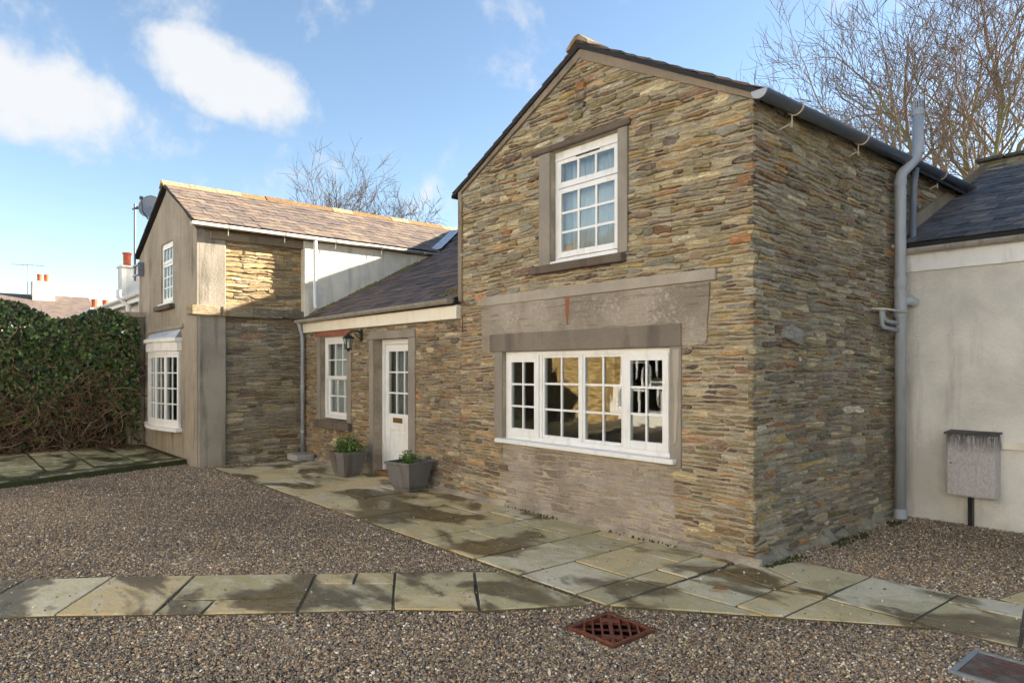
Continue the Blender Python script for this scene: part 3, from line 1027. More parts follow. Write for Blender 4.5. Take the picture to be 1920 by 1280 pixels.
def gravel():
    rs = np.random.RandomState(7)
    a = np.array([math.sin(R(49.584)), math.cos(R(49.584))])
    fwd = np.array([-a[0], a[1]]); rgt = np.array([a[1], a[0]])
    chunks = []
    for d0, d1, dens in ((2.3, 4.2, 13000), (4.2, 6.0, 8500), (6.0, 8.5, 5000), (8.5, 12.5, 2600)):
        w = max(d1 * 0.86, 3.4)
        n = int((d1 - d0) * 2 * w * dens)
        d = rs.uniform(d0, d1, n); l = rs.uniform(-w, w, n)
        k = np.abs(l) < np.maximum(d * 0.86, 3.4)
        chunks.append(np.array([2.97, -5.116]) + d[k, None] * fwd + l[k, None] * rgt)
    P = np.concatenate(chunks)
    x, y = P[:, 0], P[:, 1]
    keep = ~((y > -0.01) & (x < 0.02)) & ~(y > 2.99)
    keep &= ~((x < -8.78) & (y > -1.84))
    kx = np.interp(-y, [1.86, 2.85, 3.8, 4.7, 6.0, 7.4], [-9.36, -8.98, -8.62, -8.30, -7.98, -7.65])
    keep &= ~((x < kx) & (y < -1.8))
    keep &= ~((x > GRATE[0] - .03) & (x < GRATE[1] + .03) & (y > GRATE[2] - .03) & (y < GRATE[3] + .03))
    keep &= ~((x > COVER[0] - .01) & (x < COVER[1] + .01) & (y > COVER[2] - .01) & (y < COVER[3] + .01))
    on_slab = np.zeros(len(x), bool)
    for poly in slab_polys:
        ins = np.ones(len(x), bool); m = len(poly)
        ar = sum(p[0] * q[1] - q[0] * p[1] for p, q in zip(poly, poly[1:] + poly[:1]))
        for i in range(m):
            p, q = poly[i], poly[(i + 1) % m]
            cr = (q[0] - p[0]) * (y - p[1]) - (q[1] - p[1]) * (x - p[0])
            ins &= (cr > 0) if ar > 0 else (cr < 0)
        keep &= ~(ins & (rs.rand(len(x)) > 0.006))
        on_slab |= ins
    fld = np.sin(x * 1.3 + y * .7) + np.sin(y * 2.1 - x * .6 + 1.0) + .6 * np.sin(x * 4.3 + 2 * np.sin(y * 2.9)) + .5 * np.sin(y * 5.7 - x * 3.1)
    keep &= rs.rand(len(x)) < np.clip(.93 + .11 * fld, .55, 1.0)
    P = P[keep]; n = len(P); fld = fld[keep]; on_slab = on_slab[keep]
    size = np.clip(rs.lognormal(math.log(0.0053), 0.33, n), 0.003, 0.012)
    verts = np.zeros((n, 3), np.float32); verts[:, :2] = P; verts[:, 2] = np.where(on_slab, 0.0155, -0.014 + rs.uniform(0, 0.012, n))
    me = bpy.data.meshes.new('gravel'); me.vertices.add(n); me.vertices.foreach_set('co', verts.ravel())
    sc3 = np.stack([size * rs.uniform(.8, 1.5, n), size * rs.uniform(.7, 1.1, n), size * rs.uniform(.5, .9, n)], 1).astype(np.float32)
    rot = np.stack([rs.uniform(-.5, .5, n), rs.uniform(-.5, .5, n), rs.uniform(0, 6.28, n)], 1).astype(np.float32)
    pal = np.array([lin(c) for c in [(130, 114, 98), (112, 100, 92), (150, 128, 100), (98, 90, 86), (168, 150, 124), (142, 108, 82), (190, 178, 160), (120, 108, 98), (84, 78, 76), (212, 204, 190), (158, 138, 112)]])
    pr = np.array([3, 3, 2.4, 2.4, 1.6, 1.3, .9, 2.5, 1.5, .35, 1.6]); pr /= pr.sum()
    c = np.clip(pal[rs.choice(len(pal), n, p=pr)] * rs.uniform(1.05, 1.85, (n, 1)) * np.array([1.0, 1.0, .92]), 0, .85)
    c = c * (1.03 + .06 * np.clip(fld, -2.2, 2.2))[:, None]
    c4 = np.ones((n, 4), np.float32); c4[:, :3] = c
    for nm, ty, fld, arr in (('psize', 'FLOAT_VECTOR', 'vector', sc3), ('prot', 'FLOAT_VECTOR', 'vector', rot), ('Col', 'FLOAT_COLOR', 'color', c4)):
        at = me.attributes.new(nm, ty, 'POINT'); at.data.foreach_set(fld, arr.ravel())
    me.materials.append(M['pebble'])
    o = bpy.data.objects.new('gravel', me); COL.objects.link(o); o['kind'] = 'stuff'
    tag(o, 'loose brown and grey pea gravel covering the courtyard', 'gravel')
    ng = bpy.data.node_groups.new('pebbles', 'GeometryNodeTree')
    ng.interface.new_socket('Geometry', in_out='INPUT', socket_type='NodeSocketGeometry')
    ng.interface.new_socket('Geometry', in_out='OUTPUT', socket_type='NodeSocketGeometry')
    gi = ng.nodes.new('NodeGroupInput'); go = ng.nodes.new('NodeGroupOutput')
    ico = ng.nodes.new('GeometryNodeMeshIcoSphere'); ico.inputs['Radius'].default_value = 1.0; ico.inputs['Subdivisions'].default_value = 1
    sm = ng.nodes.new('GeometryNodeSetMaterial'); sm.inputs['Material'].default_value = M['pebble']
    ip = ng.nodes.new('GeometryNodeInstanceOnPoints')
    na = []
    for nm in ('psize', 'prot'):
        a = ng.nodes.new('GeometryNodeInputNamedAttribute'); a.data_type = 'FLOAT_VECTOR'; a.inputs['Name'].default_value = nm; na.append(a)
    ng.links.new(gi.outputs[0], ip.inputs['Points']); ng.links.new(ico.outputs['Mesh'], sm.inputs['Geometry'])
    ng.links.new(sm.outputs[0], ip.inputs['Instance'])
    ng.links.new(na[0].outputs['Attribute'], ip.inputs['Scale']); ng.links.new(na[1].outputs['Attribute'], ip.inputs['Rotation'])
    ng.links.new(ip.outputs[0], go.inputs[0])
    md = o.modifiers.new('pebbles', 'NODES'); md.node_group = ng
    print('pebbles', n)


gravel()

# ================================================================== RIGHT GABLED STONE HOUSE
EAVE, APEX, APX = 3.80, 4.86, -1.92
house = thing('stone_house', 'gabled stone house with white windows at the right, nearest the camera', 'house', (-2.0, 1.0, 0))
upw = (-2.38, -1.43, 2.73, 3.93)      # upper window opening
bgw = (-3.20, -0.82, 0.72, 1.79)      # wide ground-floor window opening
wb = wall_body(FRONT, -4.03, 0.0, -0.05, EAVE, [upw, bgw], -0.36, 0.0)
FRONT.poly(wb, [(-4.03, EAVE), (-2.38, EAVE), (-2.38, 4.60), (-4.03, EAVE + 0.02)], -0.36, 0.0)
FRONT.poly(wb, [(-1.43, EAVE), (0, EAVE), (-1.43, 4.58)], -0.36, 0.0)
FRONT.poly(wb, [(-2.38, 3.93), (-1.43, 3.93), (-1.43, 4.58), (APX, APEX), (-2.38, 4.60)], -0.36, 0.0)
fw = wb.build('front_wall', M['mortar'], house)
wb = wall_body(SIDE, 0.36, 9.0, -0.05, EAVE + 0.1, [], -0.36, 0.0)
sw = wb.build('side_wall', M['mortar_dark'], house)
wb = MB(); wb.box(-4.03, -3.70, 0.36, 9.0, 0, EAVE); wb.box(-4.03, 0, 9.0, 9.3, 0, EAVE)
wb.prism([(-4.03, 9.0, EAVE), (0, 9.0, EAVE), (APX, 9.0, APEX)], (0, .3, 0))
wb.build('rear_wall', M['mortar'], house)


def style_front(s, t, rng):
    if -3.22 < s < -0.70 and t < 0.72: return PAL_WASH, 0.001, 0.005, 0.004, True
    if t > 2.5: return (PAL_GREEN if rng.random() < .75 else PAL_BROWN), 0.006, 0.034, 0.006, False
    if s < -3.2: return PAL_BROWN, 0.005, 0.02, 0.007, False
    return (PAL_GREEN if rng.random() < .65 else PAL_BROWN), 0.004, 0.017, 0.011, False


holesF = [(-2.56, -1.30, 2.71, 3.94), (-2.66, -1.34, 2.62, 2.74), (-2.67, -1.28, 3.92, 3.99), (-3.42, -0.69, 1.79, 2.0), (-3.34, -0.69, 0.70, 1.80), (-3.57, -0.34, 2.36, 2.455), (-3.60, -0.40, 1.99, 2.37), (-3.60, -3.41, 1.82, 2.0), (-.70, -.43, 1.82, 2.0)]
st_f = masonry(FRONT, [(-4.03, 0.0), (0.03, 0.0), (0.03, EAVE - 0.03), (APX, APEX - 0.07), (-4.03, EAVE - 0.04)], holesF, 21, style_front, edge=1)


def style_side(s, t, rng):
    return (PAL_GREY if rng.random() < .5 else (PAL_GREEN if rng.random() < .6 else PAL_BROWN)), 0.006, 0.028, 0.010, False


st_s = masonry(SIDE, [(-0.03, 0.0), (6.2, 0.0), (6.2, EAVE + 0.06), (-0.03, EAVE)], [(3.02, 6.3, -.1, 2.86)], 22, style_side, 0.024, 0.085, edge=-1)
place_stones([(st_f, fw), (st_s, sw)], house)
# one pale stone standing proud on the side wall
mb = MB(); mb.col = lin((150, 146, 140)); SIDE.poly(mb, [(.42, 1.86), (.53, 1.84), (.72, 1.80), (.73, 1.93), (.58, 1.97), (.45, 1.95)], 0.0, 0.06)
mb.build('projecting_stone', M['stone'], sw, bevel=0.01)

# cement verge under the slates
mb = MB()
FRONT.poly(mb, [(-4.05, EAVE - 0.02), (APX, APEX - 0.065), (APX, APEX + 0.02), (-4.07, EAVE + 0.05)], -0.05, 0.035)
FRONT.poly(mb, [(0.03, EAVE - 0.02), (APX, APEX - 0.085), (APX, APEX + 0.02), (0.05, EAVE + 0.06)], -0.05, 0.034)
mb.build('verge', M['render_edge'], house)
mb = MB(); FRONT.box(mb, -4.06, -3.985, 2.44, EAVE, -0.12, 0.03); mb.build('corner_strip', M['render_edge'], house)
# old stones pushed out under the apex
for k, (s, t, c) in enumerate([(-1.93, 4.50, (150, 96, 52)), (-1.92, 4.40, (108, 88, 66)), (-1.94, 4.30, (90, 80, 66)), (-1.97, 4.22, (130, 116, 80))]):
    mb = MB(); mb.col = lin(c); FRONT.poly(mb, [(s - .07, t - .05), (s + .06, t - .045), (s + .08, t + .03), (s - .05, t + .05)], 0.0, 0.045)
    mb.build('projecting_stone', M['stone'], fw, bevel=0.012)

# roof
rt = MB()
U1 = Vector((2.12, 0, 1.09)); U2 = Vector((-2.06, 0, 1.08))
PL = Vector((-4.16, -0.06, EAVE + 0.00)); PR = Vector((0.14, -0.06, EAVE + 0.01))
top = Vector((APX, -0.06, APEX + 0.075))
rt.prism([PL, top, top - Vector((0, 0, .05)), PL - Vector((0, 0, .04))], (0, 9.3, 0)); rt.prism([PR, top, top - Vector((0, 0, .05)), PR - Vector((0, 0, .04))], (0, 9.3, 0))
roofp = rt.build('roof', M['deck'], house)
near = lambda p: p.y if p.y < 0.35 else 1e9
slate_roof(house, roofp, PL + Vector((0, 9.3, 0)), (0, -1, 0), top - PL, 9.3, (top - PL).length, 0.19, 0.24, 'dark', 31, indiv=near, limit=60)
slate_roof(house, roofp, PR, (0, 1, 0), top - PR, 9.3, (top - PR).length, 0.19, 0.24, 'dark', 32, indiv=near, limit=60)
ridge_tiles(house, roofp, (APX, -0.09, APEX + .105), (APX, 9.2, APEX + .105), [(140, 122, 92), (132, 114, 86), (150, 132, 100)], 0.15, 2)

# upper window
W = MB()
FRONT.box(W, -2.38, -2.335, 2.74, 3.93, -0.14, -0.06); FRONT.box(W, -1.475, -1.43, 2.74, 3.93, -0.14, -0.06)
FRONT.box(W, -2.335, -1.475, 3.845, 3.93, -0.14, -0.061); FRONT.box(W, -2.335, -1.475, 2.74, 2.78, -0.14, -0.061)
w1 = W.build('window', M['white'], house, bevel=0.004)
w1['label'] = 'tall upper window with a three-pane top light'
glazed(FRONT, house, w1, -2.335, -1.475, 3.53, 3.842, -0.045, 3, 1, 0.055, 0.028)
glazed(FRONT, house, w1, -2.335, -1.475, 2.785, 3.525, -0.05, 3, 3, 0.055, 0.026)
mb = MB(); FRONT.box(mb, -2.345, -1.465, 3.828, 3.85, -0.07, -0.025); mb.build('drip_rail', M['white'], w1)
mb = MB(); FRONT.box(mb, -2.05, -1.72, 3.815, 3.825, -0.05, -0.038); mb.build('vent_slot', M['black'], w1)
mb = MB(); FRONT.box(mb, -2.43, -1.41, 2.715, 2.745, -0.14, 0.02); mb.build('white_sill', M['white'], w1, bevel=0.004)
mb = MB(); FRONT.box(mb, -2.555, -2.382, 2.72, 3.93, -0.30, 0.028); FRONT.box(mb, -1.428, -1.305, 2.72, 3.93, -0.30, 0.026)
mb.build('window_surround', M['surround'], house, bevel=0.008)
mb = MB(); FRONT.box(mb, -2.67, -1.26, 3.932, 3.995, -0.30, 0.05); mb.build('window_lintel', M['sillstone'], house, bevel=0.015)
mb = MB(); FRONT.box(mb, -2.65, -1.33, 2.625, 2.713, -0.14, 0.085); mb.build('stone_sill', M['sillstone'], house, bevel=0.012)

# wide window
W = MB()
FRONT.box(W, -3.20, -3.155, 0.78, 1.79, -0.13, -0.045); FRONT.box(W, -0.865, -0.82, 0.78, 1.79, -0.13, -0.045)
FRONT.box(W, -3.155, -0.865, 1.74, 1.79, -0.13, -0.046); FRONT.box(W, -3.155, -0.865, 0.78, 0.83, -0.13, -0.046)
for x in (-2.60, -1.985, -1.40): FRONT.box(W, x - 0.02, x + 0.02, 0.83, 1.74, -0.13, -0.047)
w2 = W.build('window', M['white'], house, bevel=0.004)
w2['label'] = 'wide four-light window of small panes'
glazed(FRONT, house, w2, -3.158, -2.618, 0.825, 1.743, -0.028, 2, 3, 0.075, 0.022)
glazed(FRONT, house, w2, -2.582, -2.003, 0.828, 1.742, -0.058, 2, 3, 0.03, 0.022)
glazed(FRONT, house, w2, -1.967, -1.418, 0.828, 1.742, -0.058, 2, 3, 0.03, 0.022)
glazed(FRONT, house, w2, -1.382, -0.862, 0.825, 1.743, -0.028, 2, 3, 0.07, 0.022)
mb = MB(); FRONT.box(mb, -3.27, -0.74, 0.735, 0.782, -0.14, 0.075); mb.build('white_sill', M['white'], w2, bevel=0.006)
mb = MB(); FRONT.box(mb, -3.345, -3.202, 0.70, 1.80, -0.30, 0.018); FRONT.box(mb, -0.818, -0.695, 0.70, 1.80, -0.30, 0.016)
mb.build('window_surround', M['surround'], house, bevel=0.008)
mb = MB(); FRONT.poly(mb, [(-.765, .90), (-.74, .95), (-.735, 1.1), (-.72, 1.25), (-.728, 1.4), (-.712, 1.6), (-.715, 1.77), (-.782, 1.77), (-.775, 1.5), (-.76, 1.35), (-.768, 1.1)], 0.014, 0.0205); mb.build('flaked_plaster', M['band'], house)
mb = MB(); FRONT.box(mb, -3.425, -0.685, 1.792, 2.0, -0.30, 0.03); mb.build('window_lintel', M['lintel'], house, bevel=0.012)
mb = MB(); FRONT.poly(mb, [(-3.57, 2.345), (-0.335, 2.355), (-0.335, 2.455), (-3.57, 2.46)], -0.02, 0.03); mb.build('cement_band', M['band'], house, bevel=0.006)
pn = NT('stained_cement', 0.93)
g1 = pn.noise(60, 4, .75); g2 = pn.noise(26, 5, .75); bg_ = pn.noise(1.3, 4, .6, dist=.6); lay = pn.noise(1.0, 5, .7, pn.mapped((2.2, 2.2, 34)), dist=.5)
pc_ = pn.mix(pn.rng(bg_, .38, .62), lin((134, 123, 107)), lin((162, 151, 136)))
pc_ = pn.mix(pn.math('MULTIPLY', pn.rng(g2, .48, .66), pn.rng(pn.noise(1.7, 3, .6), .38, .66)), pc_, lin((184, 175, 163)))
pc_ = pn.mul(pc_, pn.rng(lay, .36, .46, .62, 1.0)); pc_ = pn.mul(pc_, pn.rng(g1, .3, .7, .78, 1.2, False))
pn.done(pc_, pn.bump(g1, .6, .008, pn.bump(lay, .8, .012)))
mb = MB(); FRONT.poly(mb, [(-3.59, 1.835), (-3.425, 1.81), (-3.425, 2.0), (-0.685, 2.0), (-0.685, 1.80), (-.45, 1.81), (-.43, 1.83), (-.425, 2.0), (-.41, 2.15), (-.40, 2.346), (-2.0, 2.346), (-3.59, 2.346)], -0.03, 0.016); mb.build('cement_panel', pn.m, house)
rs_ = NT('rust_stain', 0.9); rs_.done(rs_.mix(rs_.rng(rs_.noise(14, 5, .65), .35, .65), lin((120, 96, 78)), lin((150, 84, 44))))
mb = MB(); FRONT.poly(mb, [(-2.155, 2.34), (-2.09, 2.34), (-2.095, 2.2), (-2.115, 2.06), (-2.13, 2.06), (-2.145, 2.2)], -0.01, 0.0185); mb.build('rust_stain', rs_.m, house)
room(FRONT, house, -3.66, -0.40, 0.1, 2.15, 3.4)
room(FRONT, house, -3.66, -0.40, 2.4, 4.0, 3.0)
# iron clamp left on the wall
mb = MB(); mb.tube([(-3.93, -0.01, 2.27), (-3.93, -0.055, 2.26), (-3.93, -0.05, 2.04)], 0.008, 6); mb.tube([(-4.24, -0.02, 2.16), (-4.05, -0.03, 2.07)], 0.005, 5)
mb.build('iron_hook', M['iron'], house)

# dark gutter, brackets, downpipe on the right side
g, _, _ = gutter((0.13, -0.13, 3.80), (0.13, 5.95, 3.92), 0.066, M['dark_pipe'], house)
mb = MB(); v = []
for yy in (-0.135, -0.128):
    for k in range(13):
        a = math.pi + math.pi * k / 12; v.append((0.13 + math.cos(a) * 0.070, yy, 3.80 + math.sin(a) * 0.070))
mb.add(v, [tuple(range(13)), tuple(range(13, 26))] + [(k, k + 1, k + 14, k + 13) for k in range(12)] + [(0, 12, 25, 13)])
mb.build('stop_end', M['grey_pipe'], g)
for y in (0.45, 1.75, 3.9, 5.2):
    z = 3.80 + 0.02 * y
    mb = MB(); pts = [(0.13 + math.cos(math.pi + math.pi * k / 8) * 0.071, y, z + math.sin(math.pi + math.pi * k / 8) * 0.071) for k in range(9)]
    mb.tube(pts, 0.007, 6); mb.tube([(0.10, y, z - 0.06), (0.10, y, z - 0.17)], 0.006, 6); mb.tube([(0.10, y, z - 0.13), (0.0, y - 0.03, z - 0.17)], 0.007, 6)
    mb.build('bracket', M['cream_pipe'], g)
mb = MB(); mb.tube([(0.13, 3.14, 3.80), (0.11, 3.14, 3.6), (0.10, 3.14, 3.06), (0.13, 3.06, 3.0)], 0.036, 12); mb.build('downpipe', M['dark_pipe'], house, smooth=True)
# big grey soil pipe
mb = MB(); mb.tube([(0.105, 2.78, 0.05), (0.105, 2.78, 3.60), (0.11, 2.80, 3.68), (0.20, 2.93, 3.84), (0.215, 2.96, 3.92), (0.215, 2.96, 4.32)], 0.055, 16)
sp = mb.build('soil_pipe', M['grey_pipe'], house, smooth=True)
for z0, z1, x, y, r in ((2.48, 2.56, .105, 2.78, .064), (2.15, 2.24, .105, 2.78, .064), (3.55, 3.61, .105, 2.78, .062), (3.90, 3.95, .215, 2.96, .062), (0.0, 0.10, .105, 2.78, .068), (2.40, 2.44, .105, 2.78, .062)):
    MB().lathe([(r, z0), (r, z1)], (x, y, 0), 16).build('collar', M['grey_pipe'], sp, smooth=False)
MB().lathe([(.055, 4.30), (.062, 4.31), (.062, 4.36), (.05, 4.38), (.05, 4.385)], (.215, 2.96, 0), 16).build('vent_cap', M['grey_pipe'], sp)
mb = MB()
for k in range(12):
    a = 2 * math.pi * k / 12; mb.box(.215 + .044 * math.cos(a) - .006, .215 + .044 * math.cos(a) + .006, 2.96 + .044 * math.sin(a) - .006, 2.96 + .044 * math.sin(a) + .006, 4.38, 4.45)
mb.lathe([(.052, 4.45), (.05, 4.47), (.0, 4.49)], (.215, 2.96, 0), 14); mb.build('vent_cage', M['grey_pipe'], sp)
mb = MB(); mb.tube([(.105, 2.78, 2.30), (.16, 2.87, 2.33), (.19, 2.94, 2.30)], .055, 14); mb.lathe([(.06, 2.18), (.06, 2.42)], (.105, 2.78, 0), 14); mb.build('branch', M['grey_pipe'], sp, smooth=False)
mb = MB(); mb.tube([(0.0, 2.30, 2.20), (.09, 2.30, 2.20), (.10, 2.30, 2.17), (.10, 2.31, 2.05), (.10, 2.36, 2.02), (.10, 2.78, 2.0)], .022, 10)
mb.tube([(.06, 2.44, 2.20), (.06, 2.45, 2.12), (.08, 2.50, 2.09), (.10, 2.78, 2.08)], .022, 10); mb.build('waste_pipe', M['grey_pipe'], sp, smooth=True)
mb = MB(); mb.tube([(.03, 2.22, 2.21), (.16, 2.3, 2.20), (.17, 2.86, 2.19)], .012, 8); mb.build('overflow_pipe', M['cream_pipe'], sp, smooth=True)

# ================================================================== LOW MIDDLE RANGE
low = thing('low_range', 'low stone range with the front door, between the two gabled wings', 'house', (-6.4, 0.5, 0))
ZE = 2.46; SL = 0.515
win = (-8.11, -7.13, 0.72, 2.13); dor = (-6.25, -5.27, -0.05, 2.03)
wb = wall_body(FRONT, -8.8, -4.03, -0.05, 2.40, [win, dor], -0.34, 0.0)
lw = wb.build('front_wall', M['mortar_dark'], low)


def style_low(s, t, rng):
    return (PAL_BROWN if rng.random() < .72 else (PAL_GREY if rng.random() < .6 else PAL_GREEN)), 0.007, 0.026, 0.007, False


st_l = masonry(FRONT, [(-8.78, 0.0), (-4.03, 0.0), (-4.03, 2.3), (-8.78, 2.3)], [(-8.25, -6.97, 0.58, 2.14), (-6.39, -5.08, -.1, 2.15), (-8.3, -7.1, 2.12, 2.24)], 23, style_low, 0.020, 0.062)
place_stones([(st_l, lw)], low)
mb = MB(); FRONT.box(mb, -8.30, -6.98, 2.14, 2.215, -0.2, 0.02); mb.build('window_lintel', mat_plain('red_lintel', lin((150, 92, 72)), .9, .2, 12, .4), low, bevel=.006)
# window
W = MB()
FRONT.box(W, -8.11, -8.06, 0.75, 2.13, -0.16, -0.075); FRONT.box(W, -7.18, -7.13, 0.75, 2.13, -0.16, -0.075)
FRONT.box(W, -8.06, -7.18, 2.05, 2.13, -0.16, -0.076); FRONT.box(W, -8.06, -7.18, 0.75, 0.80, -0.16, -0.076)
w3 = W.build('window', M['white'], low, bevel=0.004)
glazed(FRONT, low, w3, -8.06, -7.18, 1.42, 2.052, -0.085, 3, 2, 0.045, 0.022)
glazed(FRONT, low, w3, -8.06, -7.18, 0.80, 1.45, -0.125, 3, 2, 0.05, 0.022)
mb = MB(); FRONT.box(mb, -8.24, -8.112, 0.72, 2.14, -0.30, 0.022); FRONT.box(mb, -7.128, -6.98, 0.72, 2.14, -0.30, 0.02)
mb.build('window_surround', M['surround'], low, bevel=0.008)
mb = MB(); FRONT.box(mb, -8.25, -6.95, 0.59, 0.718, -0.2, 0.09); mb.build('stone_sill', M['sillstone'], low, bevel=0.014)
# door
mb = MB(); FRONT.box(mb, -6.385, -6.252, -0.02, 2.03, -0.30, 0.026); FRONT.box(mb, -5.268, -5.085, -0.02, 2.03, -0.30, 0.024)
FRONT.poly(mb, [(-6.385, 2.031), (-5.085, 2.031), (-5.085, 2.10), (-5.12, 2.145), (-6.35, 2.155), (-6.385, 2.12)], -0.30, 0.025)
mb.build('door_surround', M['surround'], low, bevel=0.012)
D_ = MB()
DN = -0.15
FRONT.box(D_, -6.25, -6.19, 0.06, 2.03, DN - .08, DN + .02); FRONT.box(D_, -5.33, -5.27, 0.06, 2.03, DN - .08, DN + .02); FRONT.box(D_, -6.19, -5.33, 1.955, 2.03, DN - .08, DN + .019)
D_.build('door_frame', M['white'], low, bevel=.004)
D_ = MB()
FRONT.box(D_, -6.185, -6.085, 0.10, 1.95, DN - .05, DN); FRONT.box(D_, -5.435, -5.335, 0.10, 1.95, DN - .05, DN)
FRONT.box(D_, -6.085, -5.435, 1.85, 1.95, DN - .05, DN - .001); FRONT.box(D_, -6.085, -5.435, 0.10, 0.30, DN - .05, DN - .001); FRONT.box(D_, -6.085, -5.435, 0.70, 0.92, DN - .05, DN - .001)
FRONT.box(D_, -6.085, -5.435, 0.30, 0.70, DN - .04, DN - .02)
door = D_.build('door', M['white'], low, bevel=.003)
mb = MB()
for (a, b, c, d) in ((-6.085, -5.435, .30, .325), (-6.085, -5.435, .675, .70), (-6.085, -6.06, .325, .675), (-5.46, -5.435, .325, .675)):
    FRONT.box(mb, a, b, c, d, DN - .02, DN - .003)
FRONT.box(mb, -5.98, -5.54, .37, .63, DN - .02, DN - .008)
mb.build('raised_panel', M['white'], door, bevel=.006)
for i in range(1, 3):
    x = -6.085 + .65 * i / 3; FRONT.box(MB(), x - .011, x + .011, .92, 1.85, DN - .035, DN - .006).build('glazing_bar', M['white'], door)
for j in range(1, 3):
    y = .92 + .93 * j / 3; FRONT.box(MB(), -6.085, -5.435, y - .011, y + .011, DN - .037, DN - .008).build('glazing_bar', M['white'], door)
rr = random.Random(8)
for i in range(3):
    for j in range(3):
        x0, x1 = -6.085 + .65 * i / 3, -6.085 + .65 * (i + 1) / 3; y0, y1 = .92 + .31 * j, .92 + .31 * (j + 1)
        mb = MB(); mb.prism([FRONT.p(x0, y0, DN - .024 + rr.uniform(-.001, .001)), FRONT.p(x1, y0, DN - .024), FRONT.p(x1, y1, DN - .024 + rr.uniform(-.001, .001)), FRONT.p(x0, y1, DN - .024)], (0, -.003, 0)); mb.build('pane', M['glass'], door)
mb = MB(); FRONT.box(mb, -5.95, -5.69, .79, .865, DN, DN + .008); FRONT.box(mb, -5.925, -5.715, .805, .85, DN + .008, DN + .013); mb.build('letter_plate', M['brass'], door, bevel=.003)
mb = MB(); mb.tube([FRONT.p(-5.39, .95, DN), FRONT.p(-5.39, .95, DN + .05)], .02, 10); mb.build('door_knob', M['brass'], door)
mb = MB(); FRONT.box(mb, -6.25, -5.27, -0.02, .055, -.30, -.01); mb.build('door_step', M['brick_step'], low, bevel=.01)
room(FRONT, low, -8.5, -6.5, .1, 2.3, 2.5, -.35); room(FRONT, low, -6.35, -5.1, .1, 2.3, 2.5, -.35)
# fascia, gutter, roof
mb = MB(); FRONT.box(mb, -8.79, -4.035, 2.225, 2.40, -0.02, 0.075); mb.build('fascia', M['cream'], low, bevel=.004)
g, _, _ = gutter((-8.78, -0.145, 2.445), (-4.06, -0.145, 2.47), 0.06, M['brown_pipe'], low)
brackets((-8.78, -0.145, 2.445), (-4.06, -0.145, 2.47), 0.06, 6, M['brown_pipe'], g)
mb = MB(); mb.tube([(-8.70, -.145, 2.40), (-8.70, -.12, 2.30), (-8.70, -.075, 2.16), (-8.70, -.075, 0.12)], .034, 12)
dp = mb.build('downpipe', M['grey_pipe'], low, smooth=True)
for z in (2.1, 1.25, 0.45): MB().lathe([(.042, z), (.042, z + .05)], (-8.70, -.075, 0), 12).build('collar', M['grey_pipe'], dp)
eL = Vector((-8.76, -0.10, ZE)); RY = 4.72
UM = Vector((0, 1, SL)).normalized(); slen = (RY + 0.10) * math.sqrt(1 + SL * SL)
left_z = lambda x: 3.985 + (-8.70 - x) * 0.512
rt = MB()
rt.prism([(-8.79, -.10, ZE - .01), (-4.05, -.10, ZE - .01), (-4.05, RY, ZE + SL * (RY + .1) - .01), (-8.79, RY, ZE + SL * (RY + .1) - .01)], (0, 0, -.06))
rt.prism([(-8.80, 2.75, ZE + SL * 2.85 - .02), (-8.80, RY, ZE + SL * (RY + .1) - .02), (-10.62, RY, ZE + SL * (RY + .1) - .02)], (0, 0, -.05))
rt.prism([(-10.6, RY, ZE + SL * (RY + .1) - .01), (-4.05, RY, ZE + SL * (RY + .1) - .01), (-4.05, 9, 2.9), (-10.6, 9, 2.9)], (0, 0, -.05))
roofm = rt.build('roof', M['deck'], low)
slate_roof(low, roofm, Vector((-10.7, -0.10, ZE)), (1, 0, 0), UM, 6.64, slen, 0.20, 0.25, 'dark', 41,
           cull=lambda p: (p.x < -8.74 and (p.y < 2.7 or p.z < left_z(p.x) + .02)))
mossm = MB(); rm = random.Random(77)
for i in range(900):
    f = rm.random(); y = 0.05 + 2.4 * f; x = -8.74 + abs(rm.gauss(0, .11)) + .02
    if math.sin(y * 7) + rm.uniform(-1, 1) < -.1: continue
    if i % 9 == 0: x = -4.5 + rm.uniform(-.15, .35); y = rm.uniform(0, .35)
    p = Vector((x, y, ZE + SL * (y + .1) + .025)); r = rm.uniform(.012, .03)
    mossm.add([p + Vector((math.cos(a) * r, math.sin(a) * r, -.012)) for a in (0, 1.26, 2.5, 3.8, 5.0)] + [p + Vector((0, 0, r * .8))], [(0, 1, 5), (1, 2, 5), (2, 3, 5), (3, 4, 5), (4, 0, 5)])
mossm.build('roof_moss', mat_plain('yellow_moss', lin((112, 106, 52)), .95, .35, 30, .8), low, kind='stuff')
# lead valley against the left wing roof
mb = MB(); va, vb = Vector((-8.72, 2.80, 3.985)), Vector((-10.6, 4.70, 4.945))
d = (vb - va).normalized(); sd = d.cross(Vector((0, 0, 1))).normalized()
mb.add([va - sd * .10 + Vector((0, 0, .085)), va + Vector((0, 0, .055)), va + sd * .10 + Vector((0, 0, .085)), vb - sd * .10 + Vector((0, 0, .085)), vb + Vector((0, 0, .055)), vb + sd * .10 + Vector((0, 0, .085))], [(0, 1, 4, 3), (1, 2, 5, 4)])
lv = mb.build('lead_valley', M['lead'], low); md = lv.modifiers.new('t', 'SOLIDIFY'); md.thickness = .006
ridge_tiles(low, roofm, (-10.4, RY, ZE + SL * (RY + .1) + .05), (-4.1, RY, ZE + SL * (RY + .1) + .05), [(150, 128, 100), (140, 118, 92)], .14, 4)
blk = MB(); blk.col = lin((150, 146, 136)); blk.prism([(-8.62, -.40, 0.012), (-8.20, -.40, 0.012), (-8.22, -.06, 0.012), (-8.60, -.06, 0.012)], (0, 0, .11))
